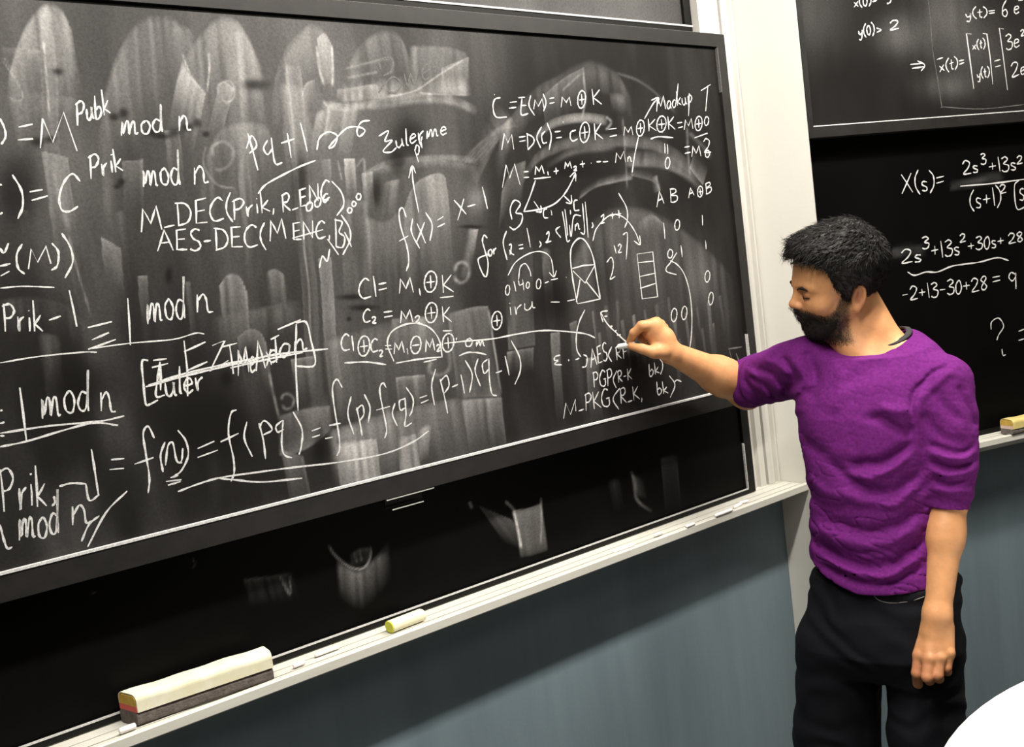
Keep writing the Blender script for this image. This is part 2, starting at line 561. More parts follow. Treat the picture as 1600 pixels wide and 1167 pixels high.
def dust_front(X, Y, T, Z):
    X0, Y0 = X, Y
    X = X + 7 * (fbm(T * 6, Z * 6) - .5) + 2.5 * (fbm(T * 34, Z * 22 + 5) - .5)
    Y = Y + 7 * (fbm(T * 6 + 20, Z * 6) - .5)
    up = sst(620, 60, Y) * sst(860, 560, X)  # upper-left dust raised further to carry the lamp's sheen in its colour
    d = .004 + .010 * fbm(T * 3.2, Z * 2.2 + 9) + up * (.020 + .05 * fbm(T * 5, Z * 2.0 + 3))
    d += .045 * sst(.45, .8, fbm(T * 10, Z * 3.0 + 7)) * sst(950, 650, X)
    d += .012 * sst(.45, .8, fbm(T * 16, Z * 4 + 2))
    blob(d, X, Y, 590, 560, 130, 160, .035)
    blob(d, X, Y, 420, 230, 200, 170, .02)
    blob(d, X, Y, 1010, 400, 70, 60, .035)
    blob(d, X, Y, 690, 330, 55, 70, .04)
    blob(d, X, Y, 1015, 560, 60, 60, .03)
    blob(d, X, Y, 1112, 430, 22, 60, .025)
    V = lambda *a, **k: veil(d, X, Y, *a, **k)
    N = lambda *a, **k: line(d, X, Y, *a, **k)
    S = lambda *a, **k: swipe(d, X, Y, *a, **k)
    # ---- upper left: tall wipes capped by arches
    V([(12, 120), (30, 60), (55, 20), (75, 6), (96, 14), (112, 45), (119, 90)], (26, 210), .17, rim=.02, p=1.6)
    V([(58, 16), (70, 6), (84, 14)], (16, 330), .16, rim=.05, side=.07, p=1.2)
    N([(68, 60), (71, 110), (78, 190)], .26, 1.6); N([(66, 20), (70, 80)], .08, 5)
    V([(0, 74), (62, 78)], (8, 68), .05, rim=.14, side=.05)
    V([(0, 142), (60, 146), (125, 153)], (4, 70), .06, rim=.08)
    N([(0, 92), (22, 120), (36, 150), (26, 158), (8, 148)], .12, 1.2); N([(5, 90), (20, 112)], .10)
    V([(148, 220), (172, 115), (200, 52), (235, 25), (272, 30), (305, 70)], (18, 230), .085, rim=.015, p=1.2)
    V([(250, 75), (266, 48), (285, 38), (306, 52)], (10, 150), .06, rim=.03)
    V([(288, 92), (308, 62), (330, 38), (352, 27), (376, 38), (396, 72), (410, 105), (417, 132)], (16, 150), .12, rim=.035, p=.8)
    V([(300, 90), (325, 50), (352, 34), (378, 52), (395, 90)], (24, 460), .055, rim=.0, p=1.0)
    V([(362, 44), (383, 50)], (20, 430), .14, rim=.0, side=.05, p=1.0)
    V([(377, 128), (418, 132)], (-6, -70), .07, rim=.10)
    V([(285, 92), (298, 118), (323, 148)], (-28, 130), .16, rim=.06, side=.05)
    N([(285, 82), (299, 118), (323, 148)], .24, 1.3); N([(328, 80), (329, 110), (325, 148)], .26, 1.4)
    V([(343, 134), (352, 128), (367, 140)], (-30, 120), .14, rim=.08, side=.05)
    N([(343, 150), (342, 136), (352, 128), (364, 132), (367, 152), (356, 162), (345, 152)], .17, 1.6)
    V([(320, 250), (345, 205), (385, 193), (418, 200), (428, 230)], (10, 110), .08, rim=.06)
    N([(335, 250), (333, 232), (350, 224), (366, 236), (362, 258), (345, 268), (330, 262)], .12, 2.5)
    N([(322, 230), (318, 262), (340, 290), (372, 296)], .12, 1.6)
    # ---- arch at 490 and its curtain
    V([(425, 150), (432, 115), (444, 84), (462, 58), (486, 37), (503, 48), (516, 70), (519, 104), (517, 140)], (4, 90), .13, rim=.07, side=.05, p=.6)
    V([(432, 130), (450, 132), (480, 138)], (22, 190), .10, rim=.05, side=.03)
    V([(444, 100), (470, 100)], (46, 600), .09, rim=.0, side=.10, p=.8)
    V([(494, 60), (506, 52), (518, 72)], (8, 82), .20, rim=.05, side=.14, p=.4)
    N([(494, 70), (498, 105), (506, 136)], .25, 1.7); N([(517, 70), (519, 138)], .26, 1.5)
    N([(444, 84), (452, 140), (466, 300), (481, 430), (489, 560)], .13, 1.5)
    V([(470, 150), (478, 130), (492, 124)], (4, 50), .15, rim=.1)
    V([(534, 116), (560, 72), (592, 50), (622, 54), (642, 96)], (20, 120), .09, rim=.03)
    V([(640, 72), (690, 73), (724, 82), (733, 92)], (0, 66), .09, rim=.05, side=.06, p=.5)
    V([(690, 108), (733, 90)], (-2, 60), .09, rim=.04, side=.08)
    V([(530, 160), (590, 153), (650, 149), (690, 147), (734, 150)], (-2, -34), .20, rim=.22, p=1.0)
    V([(500, 168), (540, 172), (600, 165), (655, 158), (700, 161), (742, 178)], (0, -12), .20, rim=.24, p=.6)
    N([(600, 152), (650, 142), (690, 116), (730, 92)], .15, 1.5); N([(655, 146), (700, 150), (734, 150)], .15, 1.3)
    V([(492, 175), (520, 168), (560, 170)], (-14, 95), .20, rim=.05, side=.05)
    N([(500, 155), (512, 172), (508, 210), (520, 190)], .14, 2.4)
    N([(535, 108), (600, 92), (612, 96), (610, 112), (598, 118)], .12, 1.8); N([(540, 122), (592, 112)], .10, 2)
    V([(525, 140), (590, 132), (592, 150)], (0, 26), .12, rim=.08)
    # ---- bands around the arrow
    V([(560, 276), (600, 254), (650, 246), (700, 244), (746, 251)], (0, 8), .12, rim=.16, p=.5)
    V([(575, 268), (620, 258), (680, 252), (742, 262)], (2, 14), .10, rim=.18)
    V([(536, 248), (554, 248)], (6, 70), .15, rim=.14, side=.06); N([(526, 250), (534, 284)], .14, 1.6); N([(556, 262), (568, 250), (572, 300)], .14, 1.8)
    V([(565, 270), (582, 268)], (6, 80), .14, rim=.05, side=.05)
    V([(600, 285), (625, 280)], (-10, 90), .12, rim=.12, side=.04)
    V([(628, 330), (650, 285), (690, 272), (700, 300)], (12, 170), .12, rim=.03)
    V([(530, 312), (575, 314)], (10, 210), .09, rim=.10, side=.05)
    V([(500, 250), (515, 250)], (14, 170), .08, rim=.02, side=.05)
    V([(738, 300), (790, 190), (806, 200)], (-22, -30), .06, rim=.08)
    for k in range(5): N([(712 + 9 * k, 262 - 2 * k), (760 + 8 * k, 215 - 3 * k), (800 + 4 * k, 186 + 3 * k)], .045, 2)
    blob(d, X, Y, 743, 312, 13, 18, .12)
    V([(729, 356), (746, 358)], (-14, 80), .10, rim=.10, side=.05, p=.4)
    N([(709, 428), (712, 414), (722, 410), (731, 418), (730, 434), (720, 443), (711, 438), (709, 428)], .17, 2.6)
    # ---- middle left
    V([(343, 446), (356, 428), (374, 430), (386, 455)], (14, 150), .11, rim=.07, side=.04)
    V([(416, 424), (430, 420), (444, 428)], (12, 110), .10, rim=.05, side=.04)
    V([(330, 497), (400, 483), (470, 470)], (4, 60), .05, rim=.07)
    V([(188, 252), (221, 250)], (8, 100), .09, rim=.04, side=.04)
    V([(158, 370), (190, 388)], (6, 80), .08, rim=.08, side=.03)
    V([(66, 236), (106, 246)], (26, 220), .10, rim=.05, side=.06, p=1.1)
    N([(84, 250), (90, 300), (110, 370)], .07, 4); N([(106, 365), (120, 420), (142, 500)], .12, 1.6)
    V([(96, 380), (106, 366)], (34, 140), .06, rim=.0, side=.04)
    V([(0, 470), (50, 468), (100, 480), (135, 510)], (6, 60), .035, rim=.05)
    V([(180, 330), (196, 330)], (14, 140), .07); V([(255, 205), (280, 205)], (10, 120), .06, side=.05)
    V([(216, 430), (232, 430)], (10, 160), .06, side=.03); V([(290, 440), (300, 440)], (10, 120), .06, side=.03)
    V([(60, 520), (90, 526)], (16, 150), .05, side=.03); V([(30, 330), (44, 328)], (6, 60), .05)
    # ---- lower middle
    V([(498, 402), (518, 400)], (24, 300), .10, rim=.03, side=.12, p=.7)
    V([(507, 533), (560, 520), (612, 508), (700, 492)], (12, 150), .075, rim=.07, p=.8)
    V([(560, 330), (600, 345), (630, 320)], (14, 200), .07, rim=.0)
    V([(619, 590), (665, 585)], (6, 80), .10, rim=.13, side=.04)
    V([(700, 493), (740, 482), (763, 480)], (18, 140), .085, rim=.09, side=.10, p=.7)
    V([(723, 622), (783, 619)], (-8, -80), .07, rim=.06); N([(763, 482), (768, 510), (777, 570), (784, 620)], .22, 1.5)
    V([(723, 624), (784, 620)], (10, 92), .13, rim=.12, side=.05)
    V([(512, 676), (560, 661), (612, 646), (676, 629), (724, 622)], (12, 100), .15, rim=.13, p=1.0)
    V([(436, 712), (470, 705), (500, 688), (516, 672)], (-4, -75), .13, rim=.09)
    V([(436, 650), (470, 640), (516, 634)], (8, 50), .09, rim=.05)
    V([(522, 694), (548, 690), (586, 686)], (14, 96), .26, rim=.0, side=.06, p=.7)
    V([(618, 684), (650, 676)], (8, 66), .22, rim=.04, side=.08, p=.6); V([(654, 668), (676, 660)], (-6, 56), .26, rim=.04, side=.10, p=.6)
    V([(590, 640), (615, 634)], (6, 90), .10, side=.05)
    V([(438, 702), (474, 712)], (22, 100), .11, rim=.0, side=.04)
    N([(421, 580), (428, 620), (437, 660)], .16, 1.7); N([(439, 627), (441, 618), (450, 616), (458, 624), (455, 636), (445, 639), (438, 630)], .13, 2)
    V([(372, 526), (390, 514), (408, 520), (418, 540)], (14, 110), .07, rim=.06)
    V([(640, 500), (668, 496)], (4, 90), .11, side=.06); N([(676, 560), (672, 580), (690, 585), (704, 572), (702, 540)], .13, 3)
    V([(613, 500), (640, 498)], (8, 150), .06, side=.06)
    V([(455, 560), (495, 556)], (8, 90), .07, side=.04)
    # ---- right half: long arcs
    V([(772, 250), (800, 185), (835, 142), (880, 116), (912, 103), (932, 101), (965, 118), (985, 150)], (4, 44), .055, rim=.05, p=.8)
    V([(848, 150), (880, 122), (914, 104)], (6, 70), .07, rim=.05); N([(913, 108), (915, 150), (908, 188)], .14, 1.5); N([(880, 140), (912, 112)], .09, 1.6)
    V([(780, 200), (800, 184), (800, 210)], (-4, 60), .12, rim=.10)
    V([(782, 300), (800, 262), (822, 250)], (-6, 70), .10, rim=.0)
    V([(836, 218), (862, 198), (905, 188), (946, 192)], (2, -14), .14, rim=.16, p=.5); N([(946, 180), (954, 190), (944, 202)], .16, 1.8)
    V([(812, 290), (840, 252), (880, 232), (930, 224), (990, 228), (1045, 244), (1086, 274)], (2, -18), .08, rim=.12, p=.7)
    V([(854, 262), (900, 236), (960, 228)], (2, -12), .08, rim=.12)
    V([(976, 258), (1030, 262), (1070, 274), (1094, 292)], (2, -24), .09, rim=.20, p=.8)
    V([(906, 312), (930, 294), (960, 285), (988, 281)], (2, -16), .07, rim=.13)
    V([(985, 275), (1020, 285), (1034, 300)], (0, -16), .05, rim=.05)
    N([(973, 180), (975, 240), (980, 300)], .07, 1.6); N([(1074, 195), (1076, 240), (1080, 280)], .08, 1.6); N([(1076, 205), (1104, 235), (1110, 250)], .06, 3)
    V([(955, 146), (976, 150)], (4, 32), .13, rim=.03, side=.05)
    V([(1028, 275), (1034, 300)], (-12, 4), .09)
    V([(1078, 262), (1100, 290)], (8, -30), .08)
    N([(960, 112), (1010, 135), (1060, 180)], .05, 2)
    # ---- right half: cloudy curtain under the arcs, finger streaks
    V([(885, 430), (925, 352), (968, 326), (1025, 334), (1085, 372), (1145, 430)], (22, 240), .050, rim=.01, p=.8, streak=.9)
    V([(995, 350), (1020, 336), (1040, 350)], (6, 40), .07)
    V([(795, 548), (838, 540)], (-6, -170), .045, rim=.0, side=.07, p=.4); V([(793, 550), (836, 543)], (-2, 40), .06, rim=.12)
    V([(860, 520), (875, 518)], (10, 150), .07, side=.03); V([(890, 505), (902, 500)], (10, 120), .07, side=.03)
    V([(915, 560), (935, 556)], (8, 110), .10, side=.05); V([(846, 390), (860, 390)], (12, 170), .05)
    for i, x in enumerate(range(925, 1130, 9)):
        yy = 462 + (x * 37 % 75)
        V([(x, yy), (x + 4 + i % 3, yy - 2)], (11, 60 + (x * 13 % 90)), .045 + (x * 7 % 10) * .006, rim=.02, p=1.4, width=1)
    # dark marks and larger patches where the dust is thinned
    for (x, y, rx, ry) in ((178, 182, 9, 7), (192, 176, 8, 9), (236, 208, 13, 6), (252, 214, 15, 5), (272, 208, 10, 7), (292, 200, 9, 7), (308, 194, 8, 8), (322, 212, 7, 5), (60, 222, 12, 8), (80, 218, 10, 6),
                           (550, 465, 22, 5), (568, 482, 22, 5), (548, 500, 4, 4), (950, 590, 26, 40), (1000, 575, 46, 44), (1010, 610, 40, 24),
                           (25, 300, 34, 60), (640, 215, 30, 34), (620, 250, 16, 20), (588, 300, 9, 26), (188, 285, 7, 6), (182, 292, 6, 4), (90, 112, 10, 6), (330, 660, 90, 60), (120, 600, 60, 45),
                           (400, 134, 22, 10), (500, 700, 14, 30), (890, 262, 50, 16), (860, 470, 30, 40), (735, 354, 20, 3), (265, 430, 6, 14), (390, 560, 14, 26), (470, 285, 14, 50), (355, 590, 10, 14)):
        g = np.exp(-(((X - x) / rx) ** 2 + ((Y - y) / ry) ** 2) ** 1.5)
        d *= 1 - .85 * g
    d *= .8 + .4 * fbm(T * 60, Z * 6)
    d *= (1 - .45 * sst(1085, 1150, X0)) * 1.18
    return d


def dust_lower(X, Y, T, Z):
    d = .0006 + .0035 * fbm(T * 5, Z * 4) * sst(1.32, 1.22, Z)
    d = d * (.6 + .8 * fbm(T * 40, Z * 8))
    V = lambda *a, **k: veil(d, X, Y, *a, **k)
    N = lambda *a, **k: line(d, X, Y, *a, **k)
    N([(512, 850), (524, 868), (545, 885), (560, 889), (572, 884), (579, 868), (578, 850)], .42, 1.5)
    N([(553, 862), (558, 880)], .16, 1.6); N([(562, 858), (566, 878)], .16, 1.6)
    V([(526, 872), (545, 888), (562, 892), (580, 878), (606, 850)], (4, 62), .13, rim=.03, side=.04, streak=.9)
    V([(548, 866), (562, 858), (578, 856)], (0, 28), .09)
    V([(380, 905), (420, 900), (455, 896)], (12, 46), .035, streak=.9); N([(436, 898), (445, 915), (454, 932)], .14, 1.6); N([(453, 898), (454, 930)], .14, 1.4)
    V([(803, 797), (822, 794), (846, 786)], (10, 74), .16, rim=.04, side=.0, streak=.8, p=.5); N([(789, 783), (797, 790), (806, 800)], .35, 1.8); N([(802, 796), (809, 826), (815, 859)], .62, 1.8)
    N([(845, 775), (846, 810), (845, 852)], .22, 1.4)
    V([(748, 790), (772, 800), (800, 812)], (40, 58), .07, rim=.0, p=.8)
    N([(985, 734), (992, 752), (993, 775), (1002, 788), (1020, 800)], .16, 2.0); V([(986, 740), (992, 772)], (22, 10), .07)
    V([(1032, 716), (1058, 712)], (8, 90), .025); V([(952, 752), (966, 748)], (10, 56), .03)
    N([(300, 872), (305, 880), (300, 890)], .14, 1.2); N([(142, 926), (150, 925)], .2, 1.2); N([(733, 783), (738, 795)], .3, 2)
    return d


def dust_upper(X, Y, T, Z):
    return .06 + .10 * fbm(T * 6, Z * 5) * sst(1.95, 1.7, T) + .05 * fbm(T * 40, Z * 4)


def dust_ru(X, Y, T, Z):
    d = .003 + .012 * fbm(T * 8, Z * 6)
    blob(d, X, Y, 1405, 55, 32, 28, .10)
    blob(d, X, Y, 1480, 30, 40, 60, .09)
    blob(d, X, Y, 1250, 20, 60, 60, .05)
    blob(d, X, Y, 1480, 135, 35, 18, .08)
    blob(d, X, Y, 1540, 80, 60, 60, .05)
    return d * (.7 + .6 * fbm(T * 40, Z * 9))


def dust_rl(X, Y, T, Z):
    d = .0005 + .002 * fbm(T * 8, Z * 6)
    S = lambda *a, **k: swipe(d, X, Y, *a, **k)
    S([(1392, 397), (1420, 392), (1450, 395)], 10, .05, fade=(.1, .3))
    S([(1490, 290), (1530, 282), (1560, 278)], 7, .07)
    return d


def frame_rails(root, PL, t0, t1, z0, z1, w, o0, o1, m, line=True, names=('top', 'bottom', 'left', 'right'), wb=None):
    wb = wb or w
    d = .0035
    # each rail is a shallow moulding: outer face with an inner bevel
    for nm, (a0, a1, b0, b1) in {'top': (t0, t1, z1 - w, z1), 'bottom': (t0, t1, z0, z0 + wb), 'left': (t0, t0 + w, z0 + wb, z1 - w), 'right': (t1 - w, t1, z0 + wb, z1 - w)}.items():
        if nm not in names: continue
        box_obj('frame_rail', PL, a0, a1, b0, b1, o0, o1, m, root, bevel=.002)


# ---- the big written board, the front one of the three layers
FB = (-0.75, 1.930, 1.364, 2.258)
bfront = empty('blackboard', LW.pt(.8, FB[2], 0))
tag(bfront, 'large sliding blackboard at the left, covered in chalk formulas and wiping marks', 'blackboard')
frame_rails(bfront, LW, *FB, .030, -.030, .007, M_FRAME, wb=.040)
box_obj('back_panel', LW, FB[0] + .01, FB[1] - .01, FB[2] + .01, FB[3] - .01, -.028, -.004, M_FRAME2, bfront)
dust_grid('writing_surface', LW, .17, 1.902, 1.4045, 2.2275, 0, .0022, dust_front, M_BOARD, bfront, tpad=-.73)
box_obj('groove', LW, -.72, 1.90, 2.2245, 2.2285, .0004, .0012, M_GROOVE, bfront)
box_obj('rail_highlight', LW, -.72, 1.899, 1.4035, 1.4075, .0005, .0085, M_CHALK, bfront)['label'] = 'chalk-white line along the lower rail, its highlight painted in'  # the rail's highlight drawn as a chalk-white strip
box_obj('edge_bead', LW, 1.8995, 1.9012, 1.455, 1.53, .0004, .0085, M_CHALK, bfront)
box_obj('edge_bead', LW, 1.8985, 1.9005, 2.12, 2.226, .0004, .008, M_CHALKF, bfront)
box_obj('edge_bead', LW, .5, 1.928, 2.2575, 2.2592, -.006, .006, M_CHALKF, bfront)  # highlight of the top edge, put in as a pale strip
# pull handle under the lower rail
ht0, _ = LW.tz(600, 772); ht1, _ = LW.tz(674, 753)
bm = bmesh.new()
slab(bm, LW, ht0, ht1, 1.3605, 1.3625, .001, .0072)
slab(bm, LW, ht0 + .015, ht1 - .02, 1.338, 1.340, -.010, -.004)
hd = finish('pull_handle', bm, M_METAL, bfront, bevel=.0006)
hd['kind'] = 'stuff'
box_obj('handle_plate', LW, ht0 + .01, ht1 - .012, 1.340, 1.361, -.024, -.020, M_FRAME2, bfront)
hd['label'] = 'bent metal pull handle'

# ---- the lower board behind it
LB = (-0.75, 1.935, TRZ + .002, 2.02)
blow = empty('blackboard', LW.pt(.8, LB[2], -.05))
tag(blow, 'black lower blackboard directly above the chalk tray, mostly clean', 'blackboard')
frame_rails(blow, LW, *LB, .028, -.078, -.045, M_FRAME2, wb=.014)
dust_grid('writing_surface', LW, .17, 1.906, 1.133, 1.60, -.05, .0032, dust_lower, M_BOARD2, blow, tpad=-.73)
box_obj('back_panel', LW, LB[0] + .01, LB[1] - .01, LB[2] + .01, LB[3] - .01, -.072, -.054, M_FRAME2, blow)
box_obj('rail_highlight', LW, -.72, 1.906, 1.1305, 1.1340, -.0495, -.0435, M_CHALK, blow)
box_obj('edge_bead', LW, 1.9045, 1.907, 1.134, 1.25, -.0495, -.0435, M_CHALK, blow)

# ---- the upper board, rearmost layer
UB = (-0.75, 1.935, 2.02, 2.96)
bup = empty('blackboard', LW.pt(.8, 2.30, -.10))
tag(bup, 'rear blackboard raised above the large written board, only its lower edge in view', 'blackboard')
UB = (-0.75, 1.935, 2.285, 2.96)
frame_rails(bup, LW, *UB, .026, -.118, -.092, M_FRAME2, wb=.022)
dust_grid('writing_surface', LW, .3, 1.909, 2.307, 2.93, -.10, .012, dust_upper, M_BOARD, bup, tpad=-.73)
box_obj('back_panel', LW, UB[0] + .01, UB[1] - .01, UB[2] + .01, UB[3] - .01, -.116, -.104, M_FRAME2, bup)
box_obj('rail_highlight', LW, -.72, 1.935, 2.3045, 2.3085, -.099, -.0900, M_CHALK, bup)

# ---- right wall: upper board in front, lower board behind
RB = (1.655, 3.5, 2.003, 2.95)
bru = empty('blackboard', RW.pt(2.5, RB[2], 0))
tag(bru, 'raised blackboard at the upper right with vector equations in chalk', 'blackboard')
frame_rails(bru, RW, *RB, .016, -.03, .006, M_FRAME, wb=.030, names=('top', 'bottom', 'left', 'right'))
box_obj('back_panel', RW, RB[0] + .01, RB[1] - .01, RB[2] + .01, RB[3] - .01, -.028, -.004, M_FRAME2, bru)
dust_grid('writing_surface', RW, 1.671, 2.45, 2.033, 2.93, 0, .008, dust_ru, M_BOARD, bru)
box_obj('writing_surface', RW, 2.45, 3.49, 2.033, 2.93, -.004, 0, M_BOARD, bru)
box_obj('rail_highlight', RW, 1.671, 3.48, 2.0310, 2.0335, .0004, .0072, M_CHALK, bru)
RL = (1.66, 3.5, TRZ + .002, 2.06)
brl = empty('blackboard', RW.pt(2.5, RL[2], -.045))
tag(brl, 'black lower blackboard at the right with fraction and polynomial formulas in chalk', 'blackboard')
frame_rails(brl, RW, *RL, .016, -.075, -.040, M_FRAME2, wb=.012)
box_obj('back_panel', RW, RL[0] + .01, RL[1] - .01, RL[2] + .01, RL[3] - .01, -.07, -.049, M_FRAME2, brl)
dust_grid('writing_surface', RW, 1.676, 2.6, 1.132, 2.045, -.045, .012, dust_rl, M_BOARD2, brl)
# ================================================================== chalk writing
# stroke glyphs in a box: x 0..w, y 0 = baseline, 1 = cap height
G = {
 'A': (.8, [[(0, 0), (.38, 1), (.75, 0)], [(.15, .38), (.62, .42)]]),
 'B': (.7, [[(.1, 0), (.12, 1)], [(.05, .95), (.5, .95), (.55, .7), (.15, .52), (.6, .45), (.62, .12), (.3, -.02), (.05, .03)]]),
 'C': (.7, [[(.62, .85), (.4, 1), (.12, .75), (.02, .35), (.2, .02), (.62, .08)]]),
 'D': (.75, [[(.1, .98), (.12, .02)], [(0, .98), (.45, .9), (.66, .5), (.5, .12), (.08, 0)]]),
 'E': (.65, [[(.55, .98), (.1, .95), (.08, .05), (.58, .04)], [(.1, .52), (.48, .54)]]),
 'F': (.6, [[(.55, 1), (.08, .96), (.1, 0)], [(.08, .52), (.45, .55)]]),
 'G': (.75, [[(.62, .88), (.35, 1), (.05, .6), (.1, .15), (.4, 0), (.62, .12), (.62, .45)], [(.4, .45), (.7, .46)]]),
 'I': (.3, [[(.15, 1), (.15, 0)]]),
 'K': (.7, [[(.1, 1), (.1, 0)], [(.6, .95), (.12, .45), (.66, 0)]]),
 'M': (.95, [[(0, 0), (.14, .95), (.42, .3), (.72, .98), (.88, 0)]]),
 'N': (.8, [[(.05, 0), (.08, .98), (.62, .05), (.66, 1)]]),
 'P': (.65, [[(.1, 0), (.12, 1)], [(.02, .92), (.4, 1), (.58, .75), (.4, .5), (.12, .48)]]),
 'R': (.7, [[(.1, 0), (.1, 1)], [(.02, .92), (.42, 1), (.56, .74), (.38, .52), (.12, .5), (.62, 0)]]),
 'S': (.6, [[(.52, .9), (.28, 1), (.08, .8), (.2, .55), (.45, .4), (.5, .15), (.28, 0), (.03, .1)]]),
 'T': (.7, [[(0, .94), (.68, 1)], [(.36, .97), (.32, 0)]]),
 'U': (.7, [[(.05, 1), (.08, .25), (.3, 0), (.55, .25), (.6, 1)]]),
 'X': (.7, [[(.05, 1), (.6, 0)], [(.6, 1), (.02, 0)]]),
 'Z': (.7, [[(.05, .95), (.6, 1), (.05, .05), (.65, 0)]]),
 'a': (.5, [[(.4, .45), (.2, .52), (.04, .25), (.15, .02), (.36, .18), (.4, .45), (.38, .08), (.48, 0)]]),
 'b': (.5, [[(.06, 1), (.06, .05), (.3, 0), (.42, .25), (.28, .48), (.08, .35)]]),
 'c': (.42, [[(.36, .42), (.2, .5), (.04, .25), (.15, .02), (.38, .08)]]),
 'd': (.52, [[(.38, .42), (.18, .5), (.03, .25), (.15, .02), (.36, .15), (.44, 1.05), (.4, .4), (.42, 0)]]),
 'e': (.45, [[(.05, .25), (.36, .32), (.3, .5), (.12, .46), (.04, .2), (.16, 0), (.4, .08)]]),
 'f': (.5, [[(.5, .92), (.36, 1.05), (.24, .8), (.22, .2), (.14, -.25), (0, -.2)], [(.04, .5), (.42, .54)]]),
 'h': (.5, [[(.06, 1), (.06, 0)], [(.07, .3), (.25, .5), (.38, .35), (.4, 0)]]),
 'i': (.24, [[(.12, .5), (.12, .02)], [(.12, .72), (.13, .75)]]),
 'k': (.5, [[(.06, 1), (.08, 0)], [(.4, .52), (.1, .25), (.46, 0)]]),
 'l': (.22, [[(.1, 1), (.08, .1), (.2, 0)]]),
 'm': (.8, [[(.02, 0), (.08, .5), (.1, .1), (.25, .5), (.34, .42), (.34, .04), (.5, .48), (.6, .42), (.62, .04), (.74, .06)]]),
 'n': (.55, [[(.05, 0), (.08, .52)], [(.08, .3), (.26, .54), (.36, .38), (.38, .04), (.52, .04)]]),
 'o': (.48, [[(.24, .5), (.05, .35), (.08, .05), (.3, 0), (.42, .25), (.3, .48), (.2, .5)]]),
 'p': (.5, [[(.08, .5), (.06, -.35)], [(.06, .38), (.28, .52), (.42, .3), (.28, .04), (.08, .08)]]),
 'q': (.5, [[(.38, .42), (.2, .52), (.05, .28), (.18, .05), (.36, .2)], [(.4, .5), (.38, -.2), (.55, -.35)]]),
 'r': (.42, [[(.05, .5), (.08, 0), (.14, .34), (.34, .5)]]),
 's': (.42, [[(.34, .46), (.14, .5), (.08, .35), (.32, .16), (.26, 0), (.04, .03)]]),
 't': (.4, [[(.2, .85), (.18, .1), (.34, 0)], [(.02, .52), (.36, .56)]]),
 'u': (.52, [[(.05, .5), (.06, .12), (.2, 0), (.36, .2), (.38, .5), (.4, .06), (.5, .02)]]),
 'w': (.7, [[(.02, .5), (.12, .02), (.3, .42), (.42, .02), (.62, .5)]]),
 'x': (.5, [[(.04, .5), (.42, 0)], [(.42, .52), (.02, 0)]]),
 'y': (.5, [[(.05, .5), (.14, .15), (.36, .25), (.4, .52), (.32, -.3), (.06, -.3)]]),
 '0': (.5, [[(.25, .9), (.06, .6), (.08, .12), (.26, 0), (.42, .35), (.36, .8), (.22, .9)]]),
 '1': (.25, [[(.1, 1), (.14, 0)]]),
 '2': (.6, [[(.05, .75), (.25, .98), (.5, .8), (.35, .4), (.05, .02), (.55, .04)]]),
 '3': (.55, [[(.05, .9), (.3, 1), (.45, .8), (.18, .55), (.48, .4), (.42, .05), (.18, -.02), (.02, .1)]]),
 '4': (.6, [[(.2, 1), (.05, .45), (.5, .5)], [(.45, .95), (.42, 0)]]),
 '6': (.5, [[(.38, 1), (.1, .6), (.06, .15), (.26, 0), (.42, .2), (.3, .42), (.08, .3)]]),
 '7': (.55, [[(.02, .92), (.5, .98), (.28, 0)]]),
 '8': (.5, [[(.26, .5), (.06, .75), (.26, .98), (.42, .78), (.08, .22), (.24, 0), (.42, .22), (.26, .5)]]),
 '9': (.5, [[(.4, .85), (.2, .98), (.06, .7), (.22, .5), (.4, .7), (.42, .9), (.36, 0)]]),
 '(': (.32, [[(.28, 1.1), (.06, .7), (.06, .25), (.26, -.15)]]),
 ')': (.32, [[(.04, 1.1), (.26, .75), (.26, .25), (.02, -.15)]]),
 '[': (.35, [[(.3, 1.1), (.05, 1.05), (.06, -.15), (.3, -.1)]]),
 ']': (.35, [[(0, 1.1), (.26, 1.1), (.28, -.15), (.02, -.12)]]),
 '=': (.55, [[(.06, .58), (.48, .6)], [(.06, .3), (.48, .34)]]),
 '+': (.55, [[(.04, .42), (.48, .44)], [(.26, .68), (.26, .18)]]),
 '-': (.5, [[(.06, .4), (.42, .42)]]),
 '_': (.5, [[(0, .02), (.44, .06)]]),
 ',': (.25, [[(.14, .1), (.06, -.2)]]),
 '.': (.2, [[(.08, .02), (.1, .05)]]),
 ' ': (.35, []),
}
REG = {'A': (0, 0, 2.5925), 'B': (360, 0, 2.5925), 'C': (740, 80, 3.6475), 'D': (740, 360, 3.6475), 'E': (0, 430, 2.5925),
       'F': (360, 400, 2.9175), 'G': (1200, 0, 3.89), 'H': (1380, 220, 2.2455), 'P': (0, 0, 1.0)}
_k = [0]


